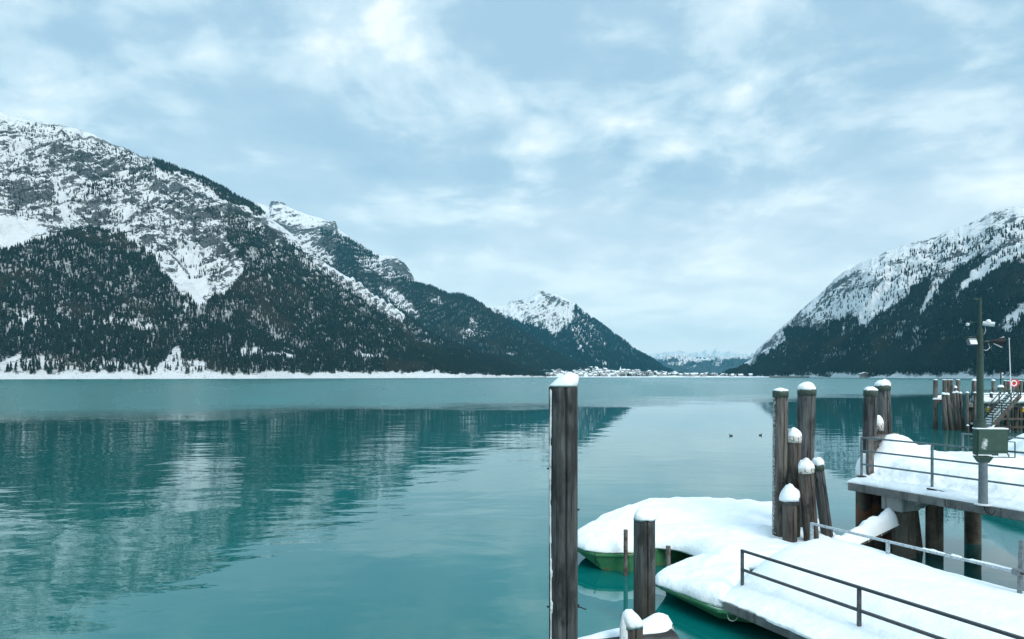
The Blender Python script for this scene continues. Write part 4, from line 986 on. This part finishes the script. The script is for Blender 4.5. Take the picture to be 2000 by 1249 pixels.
hh = (prof+hump)*np.where(bb < .8, e1b, e1)*e2*e3+(.13*fbm(aa*1.3, bb*1.3, 12, 4)*sm(.1, .8, bb)+.05*fbm(aa*3.2, bb*3.2, 3, 4)+.012*fbm(aa*13, bb*13, 3, 3)*(bb < .8))*e1*e2*e3
zz = 1.812+np.maximum(hh, 0)+np.where((U == 0) | (Vv == 0) | (Vv == 1), -.02, 0)
bo = bb+.03*fbm(aa*3, 9.0, 1, 4)*(1-sm(0, .3, bb)); ao = aw-(.20*sm(.4, 1.2, bb)*(1-sm(.0, .8, aa))*np.sin(np.clip(aa/.6, 0, 1)*math.pi))+.1*fbm(bb*2, 3.0, 1, 3)*(1-sm(0, .6, aa))
link('snow_layer', grid_mesh('snow_layer', D2.x*ao+N2.x*bo, D2.y*ao+N2.y*bo, zz), MAT['snow'], jt, smooth=True)
# bulging lobe hanging off the lake end
s_ = snow_dome('snow_lump', jt, .36, .42, 0, 3.3, sag=.25); s_.location = jk(-.22, .95, 2.02); s_.scale = (.6, 1, 1)
# dark tube put in for the shade in hollows of the snow face
tube('hollow_shade', [jk(2.05, .16, 1.95), jk(2.3, .22, 1.93), jk(2.9, .24, 1.90), jk(3.30, .20, 1.90)], .02, MAT['dark_iron'], jt)
tube('cable', [P(1921, 988, 14.73)-J0, P(1926, 1001, 14.65)-J0, P(1938, 1006, 14.5)-J0, P(1944, 998, 14.45)-J0], .011, MAT['dark_iron'], jt)
# substructure
def mesh_quad_block(name, parent, c0, half_d, half_n, z0, z1, mat_, c1=None, half2=None):
    bm = bmesh.new(); c1 = c1 or c0; h2 = half2 or (half_d, half_n)
    lo = [bm.verts.new(c0+D2*sa*half_d+N2*sb*half_n+Vector((0, 0, z0))) for sa, sb in ((-1, -1), (1, -1), (1, 1), (-1, 1))]
    hi = [bm.verts.new(c1+D2*sa*h2[0]+N2*sb*h2[1]+Vector((0, 0, z1))) for sa, sb in ((-1, -1), (1, -1), (1, 1), (-1, 1))]
    bm.faces.new(hi); bm.faces.new(lo[::-1])
    for i in range(4): bm.faces.new((lo[i], lo[(i+1) % 4], hi[(i+1) % 4], hi[i]))
    bmesh.ops.bevel(bm, geom=bm.edges[:], offset=.015, segments=1, affect='EDGES')
    return from_bm(name, bm, MAT[mat_], parent)
def jpos(px, D): v = P(px, 735, D)-J0; v.z = 0; return v
mesh_quad_block('haunch', jt, jpos(1759, 17.3), .28, .35, 1.22, 1.607, 'concrete_smooth')
bm = bmesh.new()      # sloping bracket beside it
A0 = jpos(1778, 17.15); B0 = jpos(1812, 17.0)
for p_, zl in ((A0, 1.24), (B0, 1.56)):
    for s_ in (0, .5): bm.verts.new(p_+N2*s_+Vector((0, 0, zl))); bm.verts.new(p_+N2*s_+Vector((0, 0, 1.606)))
bmesh.ops.convex_hull(bm, input=bm.verts[:]); from_bm('bracket', bm, MAT['concrete_smooth'], jt)
mesh_quad_block('column', jt, jpos(1768, 17.35), .22, .22, -2.5, 1.22, 'concrete_brown', jpos(1765, 17.35), (.18, .2))
o_ = mesh_quad_block('raking_column', jt, jpos(1800, 17.9), .10, .16, -1.2, 1.6, 'concrete_brown', jpos(1775, 17.9))
for px_, D_, r_, m_ in ((1825, 17.8, .205, 'concrete_brown'), (1900, 18.8, .2, 'concrete_brown')):
    bm = bmesh.new(); q = jpos(px_, D_); cyl(bm, q+Vector((0, 0, -2.5)), q+Vector((0, 0, 1.607)), r_, r_, 28); from_bm('round_column', bm, MAT[m_], jt, smooth=False)
for px_, D_, r_, m_ in ((1687, 18.3, .20, 'steel_rusty'), (1709, 18.3, .19, 'steel_rusty'), (1729, 18.4, .18, 'steel_rusty')):
    bm = bmesh.new(); q = jpos(px_, D_); cyl(bm, q+Vector((0, 0, -2.5)), q+Vector((0, 0, 1.607)), r_, r_, 20); from_bm('sheet_pile', bm, MAT[m_], jt, smooth=True)
# timber posts on the lake end
for px_, yt, D_, w_, lab in ((1699, 858, 18.15, .15, 0), (1712, 862, 18.9, .10, 0), (1719, 862, 19.0, .09, 0), (1727, 858, 19.2, .10, 0)):
    q = P(px_, yt, D_)-J0; bar('fender_post', Vector((q.x, q.y, 1.8)), Vector((q.x, q.y, q.z)), w_, w_, MAT['far_wood'], jt, .008)
bar('fender_cap', P(1700, 858, 18.5)-J0, P(1748, 849, 20.0)-J0, .22, .10, MAT['far_wood'], jt, .01)
# diagonal timber with snow below the jetty
A1 = P(1600, 1092, 15.9); B1 = P(1743, 1024, 17.0)
o = thing('sloping_beam', 'sloping timber beam under a jagged ridge of snow below the jetty', 'beam', tuple(A1))
bar('beam', (0, 0, 0), B1-A1, .22, .20, MAT['concrete_brown'], o, .012)
dv = B1-A1; nu, nv = 60, 12; U, Vv = np.meshgrid(np.linspace(0, 1, nu), np.linspace(-1, 1, nv), indexing='ij')
sd2 = Vector((dv.x, dv.y, 0)).normalized(); pn = Vector((-sd2.y, sd2.x, 0))
rid = (.27+.16*fbm(U*6, 0*U, 2, 4, .6)+.12*sm(.85, 1, U)-.05*sm(.2, .0, U))*np.sqrt(np.clip(1-Vv**2, 0, 1))*np.sqrt(np.clip(1-(np.abs(U*2-1))**14, 0, 1))
X = dv.x*U+pn.x*Vv*.20; Y = dv.y*U+pn.y*Vv*.20; Z = dv.z*U+.07+rid-.05*np.abs(Vv)
link('snow_layer', grid_mesh('snow_layer', X, Y, Z), MAT['snow'], o, smooth=True)
for k in (.42, .62, .8):
    q = dv*k; tube('icicle', [q+Vector((0, -.12, .02)), q+Vector((.0, -.14, -.10))], .014, MAT['snow'], o, 5)
# jetty railings
J1 = J0+jk(.08, .42)
railing('railing', 'teal-grey three-bar railing along the near edge of the raised jetty', tuple(J1), [J1, J1+D2*1.92, J1+D2*5.0, J1+D2*7.4], 2.98, 1.83, (0, .345, .70), MAT['rail_teal'], .05)
bm = bmesh.new(); box(bm, (0, 0, 0), (.2, .14, .025)); jf = from_bm('foot_plate', bm, MAT['dark_iron']); jf.parent = [o for o in bpy.data.objects if o.name == 'railing.002' or o.get('label', '').startswith('teal-grey three-bar')][-1]; jf.location = (0, 0, 1.96)
J2 = J0+jk(1.0, 4.05)
railing('railing', 'teal-grey railing half buried in snow on the far side of the raised jetty', tuple(J2), [J2+D2*-.6, J2+D2*2.0, J2+D2*4.6, J2+D2*6.9], 2.98, 1.9, (0,), MAT['rail_teal'], .05)
# coil of rope and rubble on the snow near it
o = thing('rope_coil', 'pale coil of rope on the jetty snow at the end of the far railing', 'rope', tuple(J0+jk(-.62, 3.75, 2.4)))
layer = [c for c in jt.children if c.name.startswith('snow_layer')][0]
cc = np.empty(len(layer.data.vertices)*3, np.float32); layer.data.vertices.foreach_get('co', cc); cc = cc.reshape(-1, 3)
q_ = o.location-J0; o.location.z = float(cc[np.argmin((cc[:, 0]-q_.x)**2+(cc[:, 1]-q_.y)**2), 2])+.02
for k in range(3):
    tube('coil', [(.22*math.cos(a)+.05*k, .14*math.sin(a), .03*k+.01*math.sin(3*a)) for a in np.linspace(0, 6.28, 18)], .035, MAT['snow_dirty'], o)

# lamp and camera post
LP_ = P(1920, 987, 14.77); LP_.z = 1.83
lp = thing('lamp_post', 'green steel post carrying floodlight, camera and loudspeaker above a cabinet', 'lamp post', tuple(LP_))
def seg(name, z0, z1, r0, r1, m_, off=(0, 0), n=16):
    bm = bmesh.new(); cyl(bm, (off[0], off[1], z0-1.83), (off[0], off[1], z1-1.83), r0, r1, n); return from_bm(name, bm, MAT[m_], lp, smooth=False)
seg('lower_column', 1.83, 2.86, .092, .085, 'pole_grey', (0, 0)); seg('base_plate', 1.815, 1.845, .17, .17, 'snow_dirty')
bm = bmesh.new(); r_ = bmesh.ops.create_cone(bm, cap_ends=True, segments=4, radius1=.11, radius2=.20, depth=.14, matrix=Matrix.Translation((0, 0, .97)) @ Matrix.Rotation(R(45), 4, 'Z')); from_bm('bracket', bm, MAT['cabinet_green'], lp)
up = [(3.47, 3.60, .125, .11), (3.60, 5.05, .070, .066), (5.05, 5.62, .060, .057), (5.62, 6.30, .030, .028)]
for z0, z1, r0, r1 in up: seg('upper_pole', z0, z1, r0, r1, 'pole_green', (-.065, .0))
seg('pole_collar', 3.60, 3.66, .11, .11, 'pole_green', (-.065, 0)); seg('pole_collar', 5.04, 5.07, .085, .085, 'pole_green', (-.065, 0))
tube('top_arm', [(-.065, 0, 4.42), (-.20, 0, 4.44)], .022, MAT['pole_green'], lp)
fz = lambda py: CAMZ-(py-HY)/F*14.77-1.83
fxx = lambda px: (px-HX)/F*14.77-LP_.x
tube('floodlight_arm', [(-.10, 0, fz(657)), (fxx(1882), 0, fz(660))], .012, MAT['pole_green'], lp)
bm = bmesh.new(); box(bm, (fxx(1895), -.05, fz(668)), (.18, .10, .13), Matrix.Rotation(R(-25), 3, 'X')); bmesh.ops.bevel(bm, geom=bm.edges[:], offset=.012, segments=1, affect='EDGES'); fl_ = from_bm('floodlight', bm, MAT['pole_grey'], lp)
bm = bmesh.new(); box(bm, (fxx(1895), -.108, fz(668)-.012), (.15, .006, .10), Matrix.Rotation(R(-25), 3, 'X')); from_bm('lens', bm, MAT['lamp_white'], fl_)
bm = bmesh.new(); bmesh.ops.create_uvsphere(bm, u_segments=12, v_segments=8, radius=.038, matrix=Matrix.Translation((fxx(1890), 0, fz(634)))); from_bm('sensor', bm, MAT['lamp_white'], lp, smooth=True)
tube('sensor_arm', [(-.1, 0, fz(630)), (fxx(1888), 0, fz(629))], .008, MAT['pole_green'], lp)
bm = bmesh.new(); cyl(bm, (fxx(1918), -.02, fz(632)), (fxx(1934), -.14, fz(635)), .045, .05, 12); ca_ = from_bm('camera_housing', bm, MAT['lamp_white'], lp, smooth=False)
snow_dome('snow_cap', ca_, .05, .04, 0, 2.2, n=12, rings=5).location = (fxx(1926), -.07, fz(629))
tube('cable', [(fxx(1921), -.04, fz(637)), (fxx(1922), -.05, fz(646)), (fxx(1920), -.04, fz(653)), (fxx(1914), 0, fz(655))], .007, MAT['cable_white'], lp)
tube('cable', [(fxx(1929), -.02, fz(672)), (fxx(1930), -.05, fz(680)), (fxx(1925), -.04, fz(685)), (fxx(1915), 0, fz(683))], .009, MAT['cable_white'], lp)
tube('speaker_arm', [(-.05, 0, fz(668)), (fxx(1935), -.02, fz(667))], .022, MAT['pole_green'], lp)
bm = bmesh.new(); cyl(bm, (fxx(1932), -.02, fz(667)), (fxx(1955), -.12, fz(668)), .025, .10, 4); hn = from_bm('loudspeaker', bm, MAT['dark_iron'], lp)
tube('rim', [(fxx(1937), -.04, fz(667)), (fxx(1957), -.06, fz(659))], .014, MAT['lamp_white'], hn); tube('rim', [(fxx(1938), -.04, fz(671)), (fxx(1953), -.06, fz(679))], .016, MAT['lamp_white'], hn)
cb = empty('cabinet', ((fxx(1930)), -.06, fz(863.5)), (0, 0, R(-8)), lp)
bm = bmesh.new(); box(bm, (0, 0, .0), (.62, .20, .56)); bmesh.ops.bevel(bm, geom=bm.edges[:], offset=.015, segments=2, affect='EDGES'); from_bm('case', bm, MAT['cabinet_green'], cb)
bm = bmesh.new(); box(bm, (-.02, -.108, .045), (.53, .014, .45)); bmesh.ops.bevel(bm, geom=bm.edges[:], offset=.005, segments=1, affect='EDGES'); from_bm('door', bm, MAT['cabinet_green'], cb)
def m_splat(t):
    tc = t.n('ShaderNodeNewGeometry').outputs['Position']; a = t.noise(tc, 70, 4, .8)
    return pr(t, Base_Color=t.mix(t.mr(a, .5, .6), (.8, .88, .9), (.15, .27, .24)), Roughness=.8)
mat('splat', m_splat)
bm = bmesh.new(); rr_ = random.Random(5)
for k in range(330):
    a = rr_.gauss(0, 1); b = rr_.gauss(0, 1)
    if abs(a) > 2 or abs(b) > 2: continue
    c_ = Vector((-.165+a*.032, -.118, -.03+b*.062)); c_.x += b*.01; r0 = rr_.uniform(.0025, .0065)
    bmesh.ops.create_icosphere(bm, subdivisions=1, radius=r0, matrix=Matrix.Translation(c_))
sp = from_bm('snow_splash', bm, MAT['snow'], cb); sp['kind'] = 'stuff'
bm = bmesh.new(); box(bm, (0, 0, .295), (.64, .22, .03)); bmesh.ops.bevel(bm, geom=bm.edges[:], offset=.012, segments=2, affect='EDGES'); from_bm('snow_cap', bm, MAT['snow'], cb)
fr_ = empty('frame', (0, 0, 0), parent=cb)
for a, b in (((-.30, -.13, -.31), (.42, -.13, -.31)), ((.42, -.13, -.31), (.42, -.13, .02)), ((.42, -.13, .02), (.31, -.05, .02)), ((.30, -.13, -.31), (.30, -.13, -.24))):
    bar('bar', a, b, .018, .018, MAT['cabinet_green'], cb, 0)
bpy.data.objects.remove(fr_)
bm = bmesh.new(); box(bm, (.19, -.112, -.265), (.17, .01, .07)); box(bm, (-.16, -.112, -.268), (.26, .01, .018)); from_bm('snow_strip', bm, MAT['snow'], cb)

# ------------------------------------------------------------ far landing stage on the right
GF = 'mooring piles of the far landing stage'
FD = 60.0
def fpile(px, py, wpx, D, label, foot=None, cap=.3, m_='far_wood'):
    pile(label, (px, py), D, wpx, foot=foot, seed=px*.37 % 50, mat_=m_, cap=cap, crack=0, group=GF, foot_z=-2, taper=.95)
for px_, w_, D_, lab in ((1827, 8.5, 59, 'outermost tall weathered pile of the far landing stage, standing alone'), (1845, 8, 61, 'tall pile just left of the dense short cluster at the far stage'), (1852.5, 6, 62, 'narrow tall pile second behind the short cluster at the far stage'),
                     (1858, 6.5, 63, 'reddish tall pile third behind the short cluster at the far stage'), (1871, 8, 62, 'tall pile right behind the short cluster at the far stage')):
    fpile(px_, 742.5, w_, D_, lab, cap=.12)
for px_, py_, w_, fx_, lab in ((1843, 771, 8, 1848, 'first'), (1850.5, 771.5, 8, 1858.5, 'second'), (1863, 768, 6, 1869, 'third'), (1869, 767.5, 6.5, 1875, 'fourth'), (1876, 769, 6, 1881, 'fifth')):
    fpile(px_, py_, w_, 58, f'{lab} short leaning pile from the lake side in the far cluster', foot=(fx_, 838), cap=.5)
fpile(1866, 758, 5.5, 60, 'snow-hooded short pile rising over the far leaning cluster', cap=.7)
for px_, py_, w_, D_, lab in ((1889, 768, 6, 57, 'slim post at the lake corner of the far stage'), (1904, 768, 6, 57, 'slim post right of the corner at the far stage'), (1903, 744, 9.5, 66, 'thick tall pile behind the railing of the far stage'), (1940, 744, 6.5, 70, 'tall pile between green post and lantern on the far stage'),
                          (1936, 769, 6, 57, 'dark short post under the far stage edge right of the green post'), (1895.5, 794, 5, 58, 'stub pile with snow under the far stage'), (1890, 832, 5, 52, 'low snow-capped stub in the water before the far stage')):
    fpile(px_, py_, w_, D_, lab, cap=.4)
for k, px_ in enumerate((1963, 1969, 1978, 1986, 1993, 2001, 2009)): fpile(px_, 744+(k % 2), 6, 72, 'grey pile in the back row behind the life ring', cap=.15)
o = thing('cross_timber', 'snow-laden cross timber from the lone outer pile to the short cluster', 'timber', tuple(P(1834, 783, 59)))
bar('beam', (-.25, 0, 0), (.65, 0, 0), .3, .3, MAT['far_wood'], o, .02); snow_dome('snow_cap', o, .45, .3, .12, 2.0, n=16, rings=6).scale = (1.2, .5, 1); 
st = thing('landing_stage', 'snow-covered far landing stage on timber posts beside the shore', 'landing stage', tuple(P(1960, 788, 58)))
st.location.z = 0; SX = lambda px, D=58.: (px-HX)/F*D-st.location.x
bm = bmesh.new(); prism(bm, [(SX(1889, 57), -1.0), (SX(2060), -1.0), (SX(2060, 69), 11), (SX(1898, 69), 11)], 2.0, 2.3); from_bm('deck', bm, MAT['concrete'], st)
snow_blanket('snow_layer', st, [(SX(1889, 57), -1.2), (SX(1960, 57), -1.4), (SX(2060, 57), -1.4), (SX(2060, 69), 11), (SX(1990, 69), 11.2), (SX(1898, 69), 11)], 2.3, .62, .5, 6.0, rings=24, noise=.1)
for px_ in (1893, 1912, 1931, 1948, 1966, 1984, 2002):
    for d_ in (-.4, 6):
        bm = bmesh.new(); cyl(bm, (SX(px_, 58+d_), d_, -2), (SX(px_, 58+d_), d_, 2.0), .15, .15, 10); from_bm('leg', bm, MAT['far_wood'], st)
for z_ in (1.0, .3):
    bar('cross_beam', (SX(1893), -.62, z_), (SX(2010), -.62, z_), .15, .18, MAT['far_wood'], st, 0)
bm = bmesh.new(); box(bm, (SX(1897), -1.2, .62), (.9, 1.6, .14)); from_bm('ledge', bm, MAT['snow'], st)
rf = railing('railing', 'dark green railing along the front of the far landing stage', tuple(P(1886, 763, 57.5)), [Vector((SX(p)+st.location.x, 57.2, 0)) for p in (1886, 1905, 1921, 1959, 1975, 1990)], 3.42, 2.4, (0, .35), MAT['cap_green'], .07)
# staircase
sc_ = thing('staircase', 'snowy gangway stairs with green handrails climbing to the far landing stage', 'staircase', tuple(P(1938, 834, 55)))
s0 = Vector((0, 0, 0)); s1 = P(1993, 773, 55)-P(1938, 834, 55)
for yy_ in (0, 1.3):
    bar('stringer', s0+Vector((0, yy_, 0)), s1+Vector((0, yy_, 0)), .10, .3, MAT['far_wood'], sc_, 0)
for k in range(13):
    q = s0.lerp(s1, (k+.5)/13); bm = bmesh.new(); box(bm, q+Vector((0, .65, .12)), (.26, 1.2, .08)); from_bm('tread', bm, MAT['snow'], sc_)
for yy_ in (-.02, 1.32):
    for hz_ in (.55, 1.0): bar('handrail', s0+Vector((0, yy_, hz_)), s1+Vector((0, yy_, hz_)), .06, .06, MAT['cap_green'], sc_, 0)
    for k in (0, .33, .66, 1): q = s0.lerp(s1, k); bar('baluster', q+Vector((0, yy_, 0)), q+Vector((0, yy_, 1.0)), .07, .07, MAT['cap_green'], sc_, 0)
# snowy ramp left of the stairs
o = thing('boarding_ramp', 'snow-covered boarding ramp beside the green stairs of the far stage', 'ramp', (0, 0, 0))
bm = bmesh.new(); pr_ = [P(1921, 832, 57), P(1937, 838, 54.5), P(1958, 800, 56), P(1933, 795, 60)]
vs = [bm.verts.new(p) for p in pr_]; vl = [bm.verts.new(p-Vector((0, 0, .35))) for p in pr_]; bm.faces.new(vs); bm.faces.new(vl[::-1])
for i in range(4): bm.faces.new((vl[i], vl[(i+1) % 4], vs[(i+1) % 4], vs[i]))
bmesh.ops.bevel(bm, geom=bm.edges[:], offset=.1, segments=3, affect='EDGES'); from_bm('snow_layer', bm, MAT['snow'], o, smooth=True)
# life ring on its red board
lb = thing('life_ring_board', 'white life ring on a red board at the back of the far landing stage', 'life ring', tuple(P(1981, 749, 60)))
bm = bmesh.new(); box(bm, (0, 0, 0), (.92, .06, .68)); bmesh.ops.bevel(bm, geom=[e for e in bm.edges if abs(e.verts[0].co.y-e.verts[1].co.y) > .01], offset=.16, segments=4, affect='EDGES'); from_bm('board', bm, MAT['red'], lb)
tube('ring', [(-.08+.22*math.cos(a), -.06, .22*math.sin(a)) for a in np.linspace(0, 2*math.pi, 25)], .055, MAT['white_paint'], lb, 8)
bm = bmesh.new(); cyl(bm, (.0, .05, -1.9), (.0, .05, -.2), .04); from_bm('post', bm, MAT['galv'], lb)
o = thing('flagpole', 'thin white flagpole beside the life ring', 'flagpole', tuple(P(1975, 768, 59))); bm = bmesh.new(); cyl(bm, (0, 0, -.3), (-.18, 0, 4.65), .045, .03); from_bm('pole', bm, MAT['white_paint'], o)
bm = bmesh.new(); bmesh.ops.create_uvsphere(bm, u_segments=8, v_segments=6, radius=.06, matrix=Matrix.Translation((-.18, 0, 4.7))); from_bm('finial', bm, MAT['white_paint'], o)
o = thing('lantern_post', 'short dark signal lantern post with snowy fittings on the far stage', 'lantern', tuple(P(1954.5, 762, 62)))
bm = bmesh.new(); cyl(bm, (0, 0, -.5), (0, 0, 1.9), .05, .04); from_bm('post', bm, MAT['dark_iron'], o)
bm = bmesh.new(); box(bm, (0, 0, .1), (.4, .3, .35)); from_bm('housing', bm, MAT['cap_green'], o)
bm = bmesh.new(); box(bm, (.13, 0, 1.5), (.16, .12, .12)); box(bm, (.15, 0, 1.2), (.12, .1, .16)); from_bm('lamp', bm, MAT['lamp_white'], o)
snow_dome('snow_cap', o, .25, .16, .28, 3.0, n=12, rings=5)
for px_, py_, lab in ((1930, 800, 'yellow buoy marker hanging below the far stage left of the stairs'), (1999, 800, 'yellow plate on the posts under the far stage')):
    o = thing('buoy', lab, 'buoy', tuple(P(px_, py_, 57))); bm = bmesh.new(); cyl(bm, (0, 0, -.22), (0, 0, .14), .2, .14, 12); from_bm('float', bm, MAT['yellow'], o, smooth=False); snow_dome('snow_cap', o, .15, .1, .14, 1.5, n=10, rings=4)
# snowy shore bank on the far right
snow_blanket_o = thing('snow_bank', 'heaped snow bank behind the raised jetty at the right edge', 'snow bank', (19, 24, 0))
snow_blanket('drift', snow_blanket_o, [(-2.0, -1.2), (-.6, -2.6), (3, -3), (9, -3), (10, 6), (4, 7), (0, 4), (-1.6, 1.5)], .6, 1.75, 2.2, 8.0, rings=34, noise=.25)
bm = bmesh.new(); prism(bm, [(-1.7, -1.0), (-.4, -2.2), (3, -2.6), (9, -2.6), (9.5, 5.5), (4, 6.5), (0, 3.6), (-1.2, 1.3)], -2.5, .66); from_bm('quay', bm, MAT['concrete'], snow_blanket_o)

# ducks
def duck(px, py, rz, label):
    D_ = 4.6*F/(py-HY)
    o = thing('duck', label, 'duck', ((px-HX)/F*D_, D_, 0), 'ducks on the lake', (0, 0, rz)); o.scale = (.78, .78, .78)
    bm = bmesh.new(); bmesh.ops.create_uvsphere(bm, u_segments=14, v_segments=8, radius=1.0, matrix=Matrix.Translation((0, 0, .05)) @ Matrix.Diagonal((.17, .09, .075, 1)))
    for v_ in bm.verts:
        if v_.co.x < -.09: v_.co.z += (-.09-v_.co.x)*.6
    from_bm('body', bm, MAT['duck'], o, smooth=True)
    bm = bmesh.new(); cyl(bm, (.12, 0, .06), (.15, 0, .17), .035, .028, 8); bmesh.ops.create_uvsphere(bm, u_segments=10, v_segments=7, radius=.042, matrix=Matrix.Translation((.155, 0, .185))); from_bm('head', bm, MAT['duck'], o, smooth=True)
    bm = bmesh.new(); box(bm, (.205, 0, .178), (.05, .03, .014)); from_bm('bill', bm, MAT['yellow'], o)
duck(1428, 852, math.pi, 'small dark duck further from the pile cluster'); duck(1485, 851, .2, 'small dark duck nearer the pile cluster')

# ------------------------------------------------------------ haze
bm = bmesh.new(); prism(bm, [(-13000, -200), (13000, -200), (13000, 21000), (-13000, 21000)], -12, 1400)
def m_haze(t): return None
mh = bpy.data.materials.new('haze'); mh.use_nodes = True; mh.node_tree.nodes.clear(); t = NT(mh.node_tree)
pv = t.n('ShaderNodeVolumePrincipled', {'Color': (.20, .76, 1.0, 1), 'Density': 4.0e-5, 'Anisotropy': .0})
ho = t.n('ShaderNodeOutputMaterial'); t.t.links.new(pv.outputs[0], ho.inputs['Volume'])
tag(from_bm('haze', bm, mh), 'pale blue winter haze over the lake', kind='stuff')
